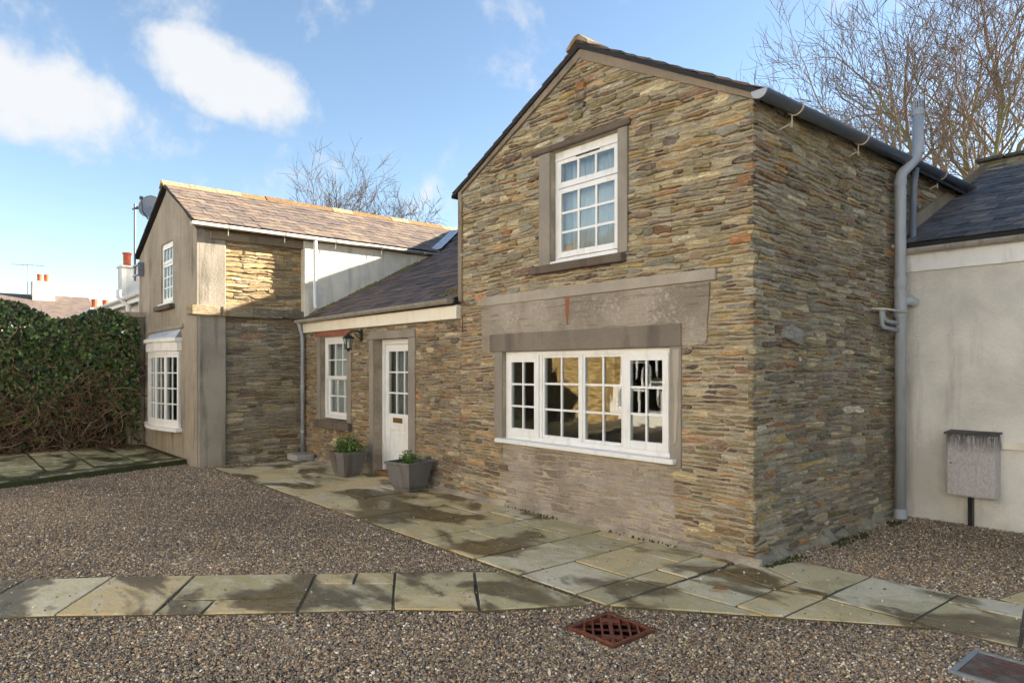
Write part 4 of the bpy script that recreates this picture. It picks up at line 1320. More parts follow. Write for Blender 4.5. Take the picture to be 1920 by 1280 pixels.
tag(blk.build('splash_block', mat_render('pale_block', lin((168, 164, 156)), lin((110, 100, 88)), .6), bevel=.02), 'pale stone block at the foot of the thin grey downpipe', 'stone block')

# ================================================================== LEFT RENDERED WING
lef = thing('rendered_house', 'grey rendered gabled wing with a bow window at the left', 'house', (-10.8, 0.0, 0))
LE, LA, LX = 3.93, 4.88, -10.62
lu = (-11.07, -10.25, 2.75, 3.90); lb = (-11.80, -9.72, 0.55, 2.02)
wb = wall_body(LFRONT, -12.82, -8.8, -0.05, LE - .08, [lu, lb], -.34, 0)
LFRONT.poly(wb, [(-12.82, LE - .08), (-11.07, LE - .08), (-11.07, 4.66), (-12.82, LE - .06)], -.34, 0)
LFRONT.poly(wb, [(-10.25, LE - .08), (-8.8, LE - .08), (-10.25, 4.69)], -.34, 0)
LFRONT.poly(wb, [(-11.07, 3.9), (-10.25, 3.9), (-10.25, 4.69), (LX, LA), (-11.07, 4.66)], -.34, 0)
wb.build('gable_wall', M['render'], lef)
wb = MB(); LSIDE.box(wb, -1.48, 8.0, -.05, LE - .02, -.34, -.06); lsw = wb.build('side_wall', M['mortar_dark'], lef)
wb = MB(); LSIDE.box(wb, -1.80, -1.36, -.05, 2.50, -.30, .012); LSIDE.box(wb, -1.80, -1.36, 2.50, LE - .05, -.30, .002)
wb.build('corner_pier', M['render'], lef, bevel=.02)
mb = MB(); LSIDE.box(mb, -.04, 3.2, 2.3, LE - .06, -.10, .095); mb.build('white_wall', M['white_render'], lef, bevel=.012)
mb = MB(); mb.box(-12.82, -12.5, -1.48, 8, -.05, LE - .05); mb.box(-12.8, -8.9, 7.7, 8, 0, LE); mb.build('rear_wall', M['render'], lef)


def style_panel(s, t, rng):
    return (PAL_GOLD if t > 2.5 else PAL_GREY), 0.006, 0.034, 0.008, False


LP = Frame((-8.86, 0, 0), (0, 1, 0), (1, 0, 0))
st_p = masonry(LP, [(-1.36, 0), (-.03, 0), (-.03, LE - .22), (-1.36, LE - .22)], [(-1.4, 0, 2.46, 2.62)], 24, style_panel, .035, .11)
place_stones([(st_p, lsw)], lef)
rng = random.Random(9)
for i, (a, b) in enumerate(((-1.93, -1.45), (-1.45, -.95), (-.95, -.42), (-.42, -.03))):
    mb = MB(); mb.col = lin([(150, 134, 106), (142, 128, 100), (112, 104, 88), (104, 96, 82)][i])
    LSIDE.poly(mb, [(a, 2.47 + rng.uniform(-.02, .02)), (b, 2.46), (b, 2.60), ((a + b) / 2, 2.63), (a, 2.62)], -.2, .10 + rng.uniform(-.02, .02)); mb.build('ledge_stone', M['stone'], lef, bevel=.015)
mb = MB(); LSIDE.box(mb, -1.62, 2.9, LE - .20, LE - .08, -.1, .05); mb.build('wall_plate', M['render_edge'], lef, bevel=.01)
# roof
PLL = Vector((-12.93, -1.90, 3.90)); PLR = Vector((-8.66, -1.90, 3.965)); tl = Vector((LX, -1.90, LA + .09))
rt = MB(); rt.prism([PLL, tl, tl - Vector((0, 0, .05)), PLL - Vector((0, 0, .035))], (0, 10, 0)); rt.prism([PLR, tl, tl - Vector((0, 0, .05)), PLR - Vector((0, 0, .035))], (0, 10, 0))
rl = rt.build('roof', M['deck'], lef)
zmid = lambda y: ZE + SL * (y + .1)
slate_roof(lef, rl, PLR, (0, 1, 0), tl - PLR, 8.2, (tl - PLR).length - .05, .196, .27, 'warm', 51, cull=lambda p: p.y > 2.7 and p.y < RY and p.z < zmid(p.y) - .03)
slate_roof(lef, rl, PLL + Vector((0, 10, 0)), (0, -1, 0), tl - PLL, 10, (tl - PLL).length - .05, .196, .27, 'warm', 52, indiv=lambda p: p.y if p.y < -1.6 else 1e9, limit=0)
ridge_tiles(lef, rl, (LX, -1.93, LA + .105), (LX, 8, LA + .105), [(146, 110, 64), (138, 104, 60), (154, 122, 76), (130, 98, 60), (166, 144, 106)], .15, 3, .46)
g, _, _ = gutter((-8.60, -1.96, 3.935), (-8.60, 2.78, 3.925), .06, M['cream_pipe'], lef)
brackets((-8.60, -1.96, 3.935), (-8.60, 2.78, 3.925), .06, 5, M['cream_pipe'], g, .1)
mb = MB(); mb.tube([(-8.60, .12, 3.88), (-8.61, .12, 3.80), (-8.61, .12, 2.75), (-8.57, .12, 2.66)], .034, 12); mb.build('downpipe', M['white'], lef, smooth=True)
mb = MB(); LSIDE.box(mb, -1.7, -.02, LE - .085, LE - .075, .02, .06); mb.build('eaves_board', M['render_edge'], lef)
# upper window of the left wing
W = MB()
LFRONT.box(W, -11.07, -11.02, 2.78, 3.90, -.12, -.03); LFRONT.box(W, -10.30, -10.25, 2.78, 3.90, -.12, -.03); LFRONT.box(W, -11.02, -10.30, 3.84, 3.90, -.12, -.031); LFRONT.box(W, -11.02, -10.30, 2.78, 2.83, -.12, -.031)
w4 = W.build('window', M['white'], lef, bevel=.004); w4['label'] = 'narrow upper window in the rendered gable'
glazed(LFRONT, lef, w4, -11.02, -10.30, 3.52, 3.84, -.02, 3, 1, .05, .024); glazed(LFRONT, lef, w4, -11.02, -10.30, 2.83, 3.515, -.025, 3, 3, .05, .022)
mb = MB(); LFRONT.box(mb, -11.12, -10.20, 2.75, 2.782, -.12, .05); mb.build('white_sill', M['white'], w4)
mb = MB(); LFRONT.box(mb, -11.25, -10.12, 2.66, 2.748, -.1, .10); mb.build('stone_sill', M['sillstone'], lef, bevel=.012)
room(LFRONT, lef, -12.3, -9.2, 2.4, 3.95, 2.6); room(LFRONT, lef, -12.3, -9.2, .1, 2.2, 2.6)
# bow window: five facets on a shallow arc
BX0, BX1, BD = -11.80, -9.72, 0.26
nf = 5; pts = []
for i in range(nf + 1):
    f = i / nf; pts.append((BX0 + (BX1 - BX0) * f, -1.82 - BD * math.sin(math.pi * (0.08 + 0.84 * f)) ** 0.8 + .04))
W = MB()
for z0, z1, ex in ((.50, .56, .06), (.56, .64, .0), (1.86, 1.90, .0), (1.90, 2.06, .035), (2.06, 2.13, .075)):
    W.prism([(x + (0 if 0 < i < nf else (ex * (1 if i else -1))), y - ex, z0) for i, (x, y) in enumerate(pts)] + [(BX1 + ex, -1.80, z0), (BX0 - ex, -1.80, z0)], (0, 0, z1 - z0))
bw = W.build('bow_window', M['white'], lef, bevel=.006)
bw['label'] = 'bow window of tall small-paned lights under a lead roof'
for i in range(nf):
    a, b = Vector((*pts[i], 0)), Vector((*pts[i + 1], 0)); S = (b - a).normalized(); Nn = Vector((S.y, -S.x, 0))
    F = Frame(a, S, Nn); L_ = (b - a).length
    mb = MB()
    for s0, s1, t0, t1 in ((.0, .045, .64, 1.86), (L_ - .045, L_, .64, 1.86), (.045, L_ - .045, .64, .70), (.045, L_ - .045, 1.79, 1.86)):
        mb.prism([F.p(s0, t0, -.06), F.p(s1, t0, -.06), F.p(s1, t1, -.06), F.p(s0, t1, -.06)], F.N * .06)
    mb.build('sash', M['white'], bw)
    mb = MB(); x = L_ / 2; mb.prism([F.p(x - .012, .70, -.03), F.p(x + .012, .70, -.03), F.p(x + .012, 1.79, -.03), F.p(x - .012, 1.79, -.03)], F.N * .02); mb.build('glazing_bar', M['white'], bw)
    for j in range(1, 4):
        y = .70 + 1.09 * j / 4; mb = MB(); mb.prism([F.p(.045, y - .011, -.032), F.p(L_ - .045, y - .011, -.032), F.p(L_ - .045, y + .011, -.032), F.p(.045, y + .011, -.032)], F.N * .02); mb.build('glazing_bar', M['white'], bw)
    for k in range(2):
        for j in range(4):
            s0 = .045 + (L_ - .09) * k / 2; s1 = s0 + (L_ - .09) / 2; t0 = .70 + 1.09 * j / 4; t1 = t0 + 1.09 / 4
            mb = MB(); mb.prism([F.p(s0, t0, -.024), F.p(s1, t0, -.024), F.p(s1, t1, -.024), F.p(s0, t1, -.024)], F.N * .003); mb.build('pane', M['glass'], bw)
mb = MB(); lo = [(x + (0 if 0 < i < nf else (.06 * (1 if i else -1))), y - .06, 2.132) for i, (x, y) in enumerate(pts)]
hi = [(BX0 + .02 + (BX1 - BX0 - .04) * i / nf, -1.80, 2.30) for i in range(nf + 1)]
mb.add(lo + hi, [(i, i + 1, nf + 2 + i, nf + 1 + i) for i in range(nf)] + [(0, nf + 1, nf + 1), ][:0]); mb.add([lo[0], hi[0], (hi[0][0], -1.80, 2.132)], [(0, 1, 2)]); mb.add([lo[-1], hi[-1], (hi[-1][0], -1.80, 2.132)], [(0, 1, 2)])
mb.build('lead_roof', M['lead'], bw)
mb = MB(); LFRONT.box(mb, -12.0, -9.55, 2.28, 2.36, -.05, .05); mb.build('window_hood', M['render'], lef, bevel=.02)
mb = MB(); mb.tube([(-12.80, -1.83, 3.2), (-12.78, -1.84, 2.65), (-12.70, -1.84, 2.62), (-12.68, -1.84, .55), (-12.5, -1.86, .48), (-11.9, -1.9, .55)], .010, 6); mb.build('cable', M['white'], lef)

# satellite dish on its pole
sat = thing('satellite_dish', 'grey satellite dish on a tall pole at the left gable', 'satellite dish', (-13.0, -1.7, 3.2))
mb = MB(); mb.tube([(-12.84, -1.90, 3.40), (-12.84, -1.90, 5.0)], .022, 8); mb.build('pole', M['dark_pipe'], sat)
for z in (3.50, 3.70):
    mb = MB(); mb.box(-12.92, -12.42, -1.93, -1.88, z - .015, z + .015); mb.build('bracket', M['dark_pipe'], sat)
mb = MB(); mb.box(-12.44, -12.40, -1.93, -1.82, 3.46, 3.74); mb.build('wall_plate', M['dark_pipe'], sat)
ax = Vector((.78, -.58, .22)).normalized(); e1 = ax.cross(Vector((0, 0, 1))).normalized(); e2 = e1.cross(ax)
cen = Vector((-12.42, -1.72, 4.90)); mb = MB(); vs, fs = [], []
for r in range(6):
    for k in range(24):
        a = 2 * math.pi * k / 24; q = r / 5
        vs.append(cen + (e1 * math.cos(a) * .22 + e2 * math.sin(a) * .24) * q + ax * (.07 * q * q - .07))
for r in range(5):
    for k in range(24): fs.append((r * 24 + k, r * 24 + (k + 1) % 24, (r + 1) * 24 + (k + 1) % 24, (r + 1) * 24 + k))
mb.add(vs, fs); dd = mb.build('dish', M['dish'], sat, smooth=True); md = dd.modifiers.new('t', 'SOLIDIFY'); md.thickness = .008
mb = MB(); mb.tube([cen - e2 * .28, cen - e2 * .22 + ax * .25, cen - e2 * .02 + ax * .34], .014, 6); mb.box(*(cen.x + ax.x * .36 + q for q in (-.03, .03)), *(cen.y + ax.y * .36 + q for q in (-.03, .03)), *(cen.z + ax.z * .36 + q for q in (-.03, .03)))
mb.tube([(-12.84, -1.90, 4.90), cen - ax * .08], .02, 6); mb.tube([(-12.95, -1.92, 4.90), (-12.7, -1.86, 4.92)], .016, 6); mb.build('feed_arm', M['black'], sat)

# ================================================================== RIGHT WHITE COTTAGE
wc = thing('white_cottage', 'white rendered cottage with a slate roof at the right edge', 'house', (3.0, 4.0, 0))
mb = MB(); mb.box(0.001, 7.0, 3.0, 3.3, -.05, 2.75); mb.box(6.7, 7.0, 3.3, 6.2, 0, 2.8); mb.build('wall', M['cream_render'], wc)
mb = MB(); mb.box(0.01, 7.0, 2.965, 3.0, 2.64, 2.86); mb.build('fascia', M['white'], wc, bevel=.004)
g, _, _ = gutter((0.10, 2.90, 2.88), (7.0, 2.90, 2.90), .055, M['brown_pipe'], wc); brackets((0.10, 2.90, 2.88), (7.0, 2.90, 2.90), .055, 9, M['brown_pipe'], g)
e0 = Vector((0.01, 2.88, 2.93)); US = Vector((0, 1, .44))
mb = MB(); mb.prism([e0, (7, 2.88, 2.93), (7, 6.1, 2.93 + .44 * 3.22), (0.01, 6.1, 2.93 + .44 * 3.22)], (0, 0, -.05)); mb.prism([(0.01, 6.1, 4.34), (7, 6.1, 4.34), (7, 9, 2.9), (.01, 9, 2.9)], (0, 0, -.05)); rw = mb.build('roof', M['deck'], wc)
slate_roof(wc, rw, e0, (1, 0, 0), US, 6.9, 3.22 * math.sqrt(1 + .44 ** 2), .17, .23, 'grey', 61, indiv=lambda p: p.x if p.x < 1.5 else 1e9)
mb = MB(); mb.prism([(0.012, 2.95, 2.98), (0.012, 5.95, 4.30), (0.012, 5.95, 4.42), (0.012, 2.95, 3.14)], (.025, 0, 0)); mb.build('flashing', M['render_edge'], wc)
mb = MB(); mb.box(0.02, 6.5, 6.0, 6.06, 4.20, 4.33); mb.build('lead_apron', M['lead'], wc)
rng = random.Random(4)
mb = MB(); mb.box(-.06, 3.0, 6.06, 6.6, 3.6, 4.46); par_ = mb.build('stone_parapet', M['mortar_dark'], wc)
for i in range(9):
    mb = MB(); mb.col = lin((84, 80, 74)); x = -.10 + i * .34; mb.box(x, x + .33, 5.98, 6.66, 4.462, 4.51 + rng.uniform(0, .03)); mb.build('coping_stone', M['stone'], par_, bevel=.02)
PF = Frame((0, 6.06, 0), (1, 0, 0), (0, -1, 0))
st_q = masonry(PF, [(-.06, 4.33), (1.2, 4.33), (1.2, 4.46), (-.06, 4.46)], [], 27, lambda s, t, r: (PAL_GREY, .004, .02, .006, False), .04, .09)
place_stones([(st_q, par_)], wc)
mb = MB(); mb.tube([(0.97, 2.975, .86), (7, 2.975, .90)], .012, 6); mb.box(.97, 7, 2.96, 3.0, .80, .87); mb.build('conduit', M['cream'], wc)

cabn = thing('meter_cabinet', 'weathered grey meter cabinet fixed to the white cottage wall', 'meter cabinet', (.75, 2.9, 0))
mb = MB(); mb.box(.53, .95, 2.80, 2.995, .31, .93); body = mb.build('body', M['asbestos'], cabn, bevel=.008)
mb = MB(); mb.box(.545, .935, 2.788, 2.80, .325, .915); dr = mb.build('door', M['asbestos'], cabn, bevel=.004)
mb = MB(); mb.tube([(.575, 2.788, .64), (.575, 2.78, .64)], .008, 8); mb.build('lock', M['black'], dr)
mb = MB(); mb.prism([(.515, 2.775, .93), (.965, 2.775, .93), (.965, 2.995, .945), (.515, 2.995, .945)], (0, 0, .018)); mb.build('lid', mat_render('dark_lid', lin((92, 88, 84)), lin((60, 56, 50)), .6), cabn)
mb = MB(); mb.box(.685, .725, 2.93, 2.99, -.02, .31); mb.build('post', M['black'], cabn)

# ================================================================== SMALL THINGS IN THE YARD
lan = thing('wall_lantern', 'black wall lantern on a scroll arm beside the front door', 'lantern', (-6.62, -.02, 2.0))
mb = MB(); mb.box(-6.66, -6.60, -.035, -.004, 2.02, 2.20); mb.build('back_plate', M['black'], lan, bevel=.006)
mb = MB(); mb.tube([(-6.63, -.03, 2.15), (-6.63, -.10, 2.18), (-6.63, -.20, 2.16), (-6.63, -.235, 2.13)], .012, 8); mb.tube([(-6.63, -.03, 2.06), (-6.63, -.09, 2.08), (-6.63, -.14, 2.15)], .007, 6); mb.build('arm', M['black'], lan, smooth=True)
lc = (-6.63, -.24, 0)
mb = MB(); mb.lathe([(.012, 2.14), (.02, 2.12), (.05, 2.10), (.088, 2.065), (.092, 2.055), (.075, 2.05)], lc, 6); mb.build('roof', M['black'], lan)
mb = MB()
for k in range(6):
    a = 2 * math.pi * k / 6; mb.tube([(lc[0] + .072 * math.cos(a), lc[1] + .072 * math.sin(a), 2.055), (lc[0] + .048 * math.cos(a), lc[1] + .048 * math.sin(a), 1.905)], .005, 5)
mb.lathe([(.056, 1.905), (.05, 1.89), (.02, 1.875), (.012, 1.855)], lc, 6); mb.build('cage', M['black'], lan)
mb = MB(); mb.lathe([(.046, 1.907), (.070, 2.05)], lc, 6); mb.build('lantern_glass', M['glass'], lan)
mb = MB(); mb.lathe([(.012, 1.91), (.014, 1.98), (.004, 2.02)], lc, 8); mb.build('bulb', M['white'], lan)


def planter(cx, cy, rot, top, bot, h, label):
    t = thing('planter', label, 'planter', (cx, cy, .012), 'lead grey planters by the door')
    z0 = .014
    def ring(r, z): return [(cx + r * 1.414 * math.cos(rot + math.pi / 4 + k * math.pi / 2), cy + r * 1.414 * math.sin(rot + math.pi / 4 + k * math.pi / 2), z) for k in range(4)]
    prof = [(bot * .86, z0), (bot * .88, z0 + .03), (bot, z0 + .06), (top - .015, z0 + h - .03), (top, z0 + h - .03), (top, z0 + h), (top - .03, z0 + h), (top - .05, z0 + h - .07)]
    vs, fs = [], []
    for r, z in prof: vs += ring(r, z)
    for i in range(len(prof) - 1):
        for k in range(4): fs.append((i * 4 + k, i * 4 + (k + 1) % 4, (i + 1) * 4 + (k + 1) % 4, (i + 1) * 4 + k))
    fs.append((3, 2, 1, 0)); mb = MB(); mb.add(vs, fs); mb.build('pot', M['planter'], t, bevel=.006)
    mb = MB(); mb.add(ring(top - .045, z0 + h - .05), [(0, 1, 2, 3)]); mb.build('soil', M['soil'], t)
    return z0 + h


def leafquad(mb, p, nrm, size, rng, asp=.6):
    nrm = nrm.normalized(); a = nrm.orthogonal().normalized(); a = Matrix.Rotation(rng.uniform(0, 6.28), 3, nrm) @ a; b = nrm.cross(a)
    fold = nrm * size * .18
    mb.add([p - a * size, p - b * size * asp + fold, p + a * size, p + b * size * asp + fold], [(0, 1, 2), (0, 2, 3)])


def plant(cx, cy, z, r, h, n, seed, label, flowers):
    rng = random.Random(seed); t = thing('potted_plant', label, 'plant', (cx, cy, z - .06))
    st = MB(); lf = MB()
    for i in range(n):
        a = rng.uniform(0, 6.28); q = math.sqrt(rng.random()); tip = Vector((cx + r * q * math.cos(a), cy + r * q * math.sin(a), z + h * (1 - .75 * q * q) * rng.uniform(.5, 1.1)))
        base = Vector((cx + .25 * r * q * math.cos(a), cy + .25 * r * q * math.sin(a), z - .06)); mid = (base + tip) / 2 + Vector((0, 0, .02))
        st.col = lin((86, 92, 48)); st.tube([base, mid, tip], .0025, 3, False)
        for k in range(9):
            f = rng.uniform(.35, 1.05); p = base.lerp(tip, f) + Vector((rng.gauss(0, .02), rng.gauss(0, .02), rng.gauss(0, .014)))
            lf.col = lin(rng.choice([(88, 122, 50), (72, 104, 42), (110, 140, 64), (60, 88, 40), (128, 150, 84)]))
            leafquad(lf, p, Vector((rng.uniform(-1, 1), rng.uniform(-1, 1), 1.0)), rng.uniform(.012, .024), rng)
    st.build('stems', M['bark'], t); lf.build('leaves', M['leaf'], t, kind='stuff')
    for c, k in flowers:
        for _ in range(k):
            a = rng.uniform(0, 6.28); q = rng.random(); p = Vector((cx + r * q * math.cos(a), cy + r * q * math.sin(a), z + h * (1.02 - .6 * q * q)))
            fl = MB(); fl.col = lin(c)
            for m in range(5):
                b = 6.28 * m / 5; d1 = Vector((math.cos(b), math.sin(b), .3)) * .014; d2 = Vector((math.cos(b + .6), math.sin(b + .6), .4)) * .012; d3 = Vector((math.cos(b - .6), math.sin(b - .6), .4)) * .012
                fl.add([p, p + d3, p + d1, p + d2], [(0, 1, 2), (0, 2, 3)])
            fl.build('flower', M['leaf'], t)


z = planter(-6.30, -.42, R(6), .215, .15, .36, 'square lead-grey planter left of the front door')
plant(-6.30, -.42, z - .02, .24, .31, 120, 1, 'bushy flowering plant in the planter left of the door', [((236, 236, 230), 7), ((226, 170, 160), 5)])
z = planter(-4.68, -.36, R(12), .235, .16, .38, 'square lead-grey planter right of the front door')
plant(-4.70, -.36, z - .03, .16, .17, 48, 2, 'low green plant in the planter right of the door', [((238, 238, 232), 2)])

# rusty drain grate set diagonally to the path
x0, x1, y0, y1 = GRATE
gr = thing('drain_grate', 'rusty square iron drain grate in the gravel', 'drain grate', ((x0 + x1) / 2, (y0 + y1) / 2, 0))
mb = MB(); t_ = .022; zt = .004
mb.box(x0, x1, y0, y0 + t_, -.04, zt); mb.box(x0, x1, y1 - t_, y1, -.04, zt); mb.box(x0, x0 + t_, y0 + t_, y1 - t_, -.04, zt - .0005); mb.box(x1 - t_, x1, y0 + t_, y1 - t_, -.04, zt - .0005)
mb.build('frame', M['iron'], gr, bevel=.003)
cx, cy = (x0 + x1) / 2, (y0 + y1) / 2; hw = (x1 - x0) / 2 - t_
mb = MB()
def diag_bar(d, nn, o, w, z0, z1):
    L_ = max(.02, hw * 1.414 - abs(o)); c_ = Vector((cx, cy, 0)) + nn * o; a_, b_ = c_ - d * L_, c_ + d * L_; w_ = nn * w
    mb.prism([p + Vector((0, 0, z0)) for p in (a_ - w_, b_ - w_, b_ + w_, a_ + w_)], (0, 0, z1 - z0))
da, db_ = Vector((1, -1, 0)).normalized(), Vector((1, 1, 0)).normalized()
for k, o in enumerate((-.165, -.112, -.056, .056, .112, .165)): diag_bar(da, db_, o, .0055, -.022, .001 + .0002 * k)
diag_bar(da, db_, .0, .011, -.022, .002)
for k, o in enumerate((-.10, 0.0, .10)): diag_bar(db_, da, o, .0035, -.020, -.008 + .0002 * k)
for sg in (-1, 1):                            # cast plates at the two ends of the middle bar
    c_ = Vector((cx, cy, 0)) + da * sg * .135
    mb.prism([c_ + da * u + db_ * v + Vector((0, 0, -.015)) for u, v in ((-.028, -.056), (.028, -.056), (.028, .056), (-.028, .056))], (0, 0, .0152))
mb.build('bars', M['iron'], gr)
mb = MB(); p0_, p1_, q0_, q1_ = x0 + .012, x1 - .012, y0 + .012, y1 - .012
mb.add([(p0_, q0_, -.03), (p1_, q0_, -.03), (p1_, q1_, -.03), (p0_, q1_, -.03), (p0_, q0_, -.4), (p1_, q0_, -.4), (p1_, q1_, -.4), (p0_, q1_, -.4)], [(0, 1, 5, 4), (1, 2, 6, 5), (2, 3, 7, 6), (3, 0, 4, 7), (4, 5, 6, 7)])
mb.build('pit', mat_plain('drain_dark', (.012, .010, .009), .9), gr)

x0, x1, y0, y1 = COVER
cv = thing('inspection_cover', 'galvanised inspection cover with a rusty middle at the lower right', 'manhole cover', ((x0 + x1) / 2, (y0 + y1) / 2, 0))
mb = MB()
for a, b, c, d in ((x0, x1, y0, y0 + .03), (x0, x1, y1 - .03, y1), (x0, x0 + .03, y0 + .03, y1 - .03), (x1 - .03, x1, y0 + .03, y1 - .03)): mb.box(a, b, c, d, -.03, .008)
mb.build('frame', mat_plain('galvanised', lin((140, 144, 142)), .5, .15, 20, .3), cv)
n = NT('cover_plate', .55); gl = n.rng(n.noise(6, 5, .65), .38, .54); tex = n.voronoi(70)
n.done(n.mix(gl, lin((112, 104, 94)), n.mix(n.rng(n.noise(30, 4, .6), .4, .6), lin((74, 66, 62)), lin((120, 72, 52)))), n.bump(tex, .8, .01))
mb = MB(); mb.box(x0 + .036, x1 - .036, y0 + .036, y1 - .036, -.03, .004); mb.build('plate', n.m, cv)

for i, (x, y, a, lab) in enumerate(((.22, -.83, .3, 'curled brown dead leaf on the wet flags near the house corner'), (-6.35, -.85, 1.2, 'reddish dead leaf on the dark wet flags by the door'))):
    mb = MB(); p = Vector((x, y, .022)); d = Vector((math.cos(a), math.sin(a), 0)); e = Vector((-d.y, d.x, 0))
    vs = [p - d * .06, p - d * .03 + e * .028 + Vector((0, 0, .012)), p + d * .02 + e * .03 + Vector((0, 0, .016)), p + d * .065 + Vector((0, 0, .008)), p + d * .02 - e * .03 + Vector((0, 0, .013)), p - d * .03 - e * .025 + Vector((0, 0, .011)), p + Vector((0, 0, .002))]
    mb.add(vs, [(0, 1, 6), (1, 2, 6), (2, 3, 6), (3, 4, 6), (4, 5, 6), (5, 0, 6)]); tag(mb.build('fallen_leaf', M['leafdry']), lab, 'leaf')

rng = random.Random(41); wd = MB()
for i in range(150):
    k = rng.random()
    if k < .45: p = Vector((rng.uniform(-8.3, -.3), -1.685 + rng.gauss(0, .012), .0))
    elif k < .7: f = rng.random(); p = Vector((-3.0 + 2.75 * f + .03, -5.0 + 3.25 * f * 1.0 - .02, 0)) if False else Vector((-.1 + 1.55 * f, -1.66 + 1.2 * f - .02, 0))
    else: p = Vector((rng.uniform(-8.6, -4.2), -.10 + rng.gauss(0, .015), .02))
    for b_ in range(rng.randint(2, 5)):
        wd.col = lin(rng.choice([(92, 110, 52), (76, 94, 44), (120, 122, 66), (132, 112, 70)]))
        d = Vector((rng.gauss(0, .5), rng.gauss(0, .5), 1)).normalized() * rng.uniform(.012, .035); e = Vector((d.y, -d.x, 0)).normalized() * .003 if abs(d.x) + abs(d.y) > 1e-6 else Vector((.003, 0, 0))
        wd.add([p - e, p + e, p + d + Vector((d.x, d.y, 0)) * .5], [(0, 1, 2)])
    wd.col = lin((78, 92, 44)); leafquad(wd, p + Vector((0, 0, .008)), Vector((rng.uniform(-.4, .4), rng.uniform(-.4, .4), 1)), rng.uniform(.006, .014), rng)
wo_ = wd.build('weeds', M['leaf'], kind='stuff'); tag(wo_, 'tiny green weeds along the edges of the flagstones', 'weeds')
db = MB()
for i in range(130):
    f, l = rng.uniform(2.6, 9), rng.uniform(-1, 1); p = Vector((2.97 - .7614 * f + .648 * l * f * .7, -5.116 + .648 * f + .7614 * l * f * .7, .006))
    if p.y > -.1 and p.x < .1: continue
    if p.x < -8 or p.y > 2.9: continue
    if abs(p.y + .8) < .95 and p.x < .2: p.z = .018
    db.col = lin(rng.choice([(120, 80, 52), (92, 66, 46), (140, 104, 70), (70, 56, 44)]))
    leafquad(db, p, Vector((rng.uniform(-.5, .5), rng.uniform(-.5, .5), 1)), rng.uniform(.006, .018), rng, .45)
do_ = db.build('leaf_debris', M['leaf'], kind='stuff'); tag(do_, 'scraps of dead brown leaf scattered over gravel and flags', 'leaf litter')

# things inside, seen through the glass
tb = thing('dining_table', 'pale wooden table inside, behind the wide window', 'table', (-.95, .9, .1))
mb = MB(); mb.box(-1.45, -.55, .5, 1.5, .80, .84); mb.build('table_top', M['wood'], tb, bevel=.008)
for x in (-1.38, -.62):
    for y in (.57, 1.43): MB().box(x - .03, x + .03, y - .03, y + .03, .1, .80).build('leg', M['wood'], tb)
ch = thing('dining_chair', 'green upholstered chair at the table inside', 'chair', (-.75, 1.75, .1))
mb = MB(); mb.box(-.98, -.55, 1.55, 1.95, .50, .57); mb.build('seat', M['green_fabric'], ch, bevel=.02)
mb = MB(); mb.box(-.98, -.55, 1.92, 1.98, .57, 1.0); mb.build('backrest', M['green_fabric'], ch, bevel=.02)
for x in (-.94, -.59):
    for y in (1.6, 1.92): MB().box(x - .02, x + .02, y - .02, y + .02, .1, .50).build('leg', M['wood'], ch)
mb = MB(); vs, fs = [], []
for i in range(61):
    s = -2.42 + 1.04 * i / 60; y = .21 + .022 * math.sin(i * 1.05) + .008 * math.sin(i * 2.7); vs += [(s, y, 2.72), (s, y, 3.96)]
for i in range(60): fs.append((2 * i, 2 * i + 2, 2 * i + 3, 2 * i + 1))
mb.add(vs, fs); cu = mb.build('curtain', M['curtain'], smooth=True); md = cu.modifiers.new('t', 'SOLIDIFY'); md.thickness = .003
tag(cu, 'pale net curtain hanging behind the upper window', 'curtain')

for x0_, x1_, y_, z0_, z1_, lab in ((-8.09, -7.15, .22, .75, 2.1, 'pale net curtain behind the sash window of the low range'), (-6.2, -5.3, .30, .8, 1.95, 'grey net curtain behind the glazed front door')):
    mb = MB(); vs, fs = [], []
    for i in range(61):
        s_ = x0_ + (x1_ - x0_) * i / 60; y = y_ + .012 * math.sin(i * 1.05) + .006 * math.sin(i * 2.7); vs += [(s_, y, z0_), (s_, y, z1_)]
    for i in range(60): fs.append((2 * i, 2 * i + 2, 2 * i + 3, 2 * i + 1))
    mb.add(vs, fs); cu = mb.build('curtain', M['curtain'] if y_ < .25 else mat_plain('grey_curtain', lin((150, 152, 154)), .9), smooth=True); md = cu.modifiers.new('t', 'SOLIDIFY'); md.thickness = .003
    tag(cu, lab, 'curtain')

# ================================================================== IVY WALL
ivy = thing('ivy_wall', 'ivy-covered boundary wall with bare brown stems at the left', 'ivy wall', (-12.5, -4.5, 0))
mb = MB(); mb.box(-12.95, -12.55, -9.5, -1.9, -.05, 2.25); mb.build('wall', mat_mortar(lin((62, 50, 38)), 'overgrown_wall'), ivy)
mb = MB(); mb.box(-12.75, -12.35, -2.12, -1.84, -.05, 2.62); mb.box(-12.80, -12.28, -2.16, -1.80, 2.62, 2.72); mb.build('end_pier', M['render'], ivy)
rng = random.Random(14); lf = MB(); sp_ = MB()
topz = lambda y: 2.46 + .10 * math.sin(y * 1.9) + .07 * math.sin(y * 4.7 + 1) + (.32 * max(0, min(1, (-3.4 - y) / .7)))
dens = lambda y, z: .5 + .5 * math.sin(y * 2.1 + 1.3 * math.sin(z * 2.2)) * math.cos(z * 1.9 + y * .8)
GREENS = [(64, 90, 40), (48, 72, 33), (84, 108, 48), (38, 56, 28), (104, 124, 60), (56, 82, 42), (74, 80, 38), (88, 70, 46)]
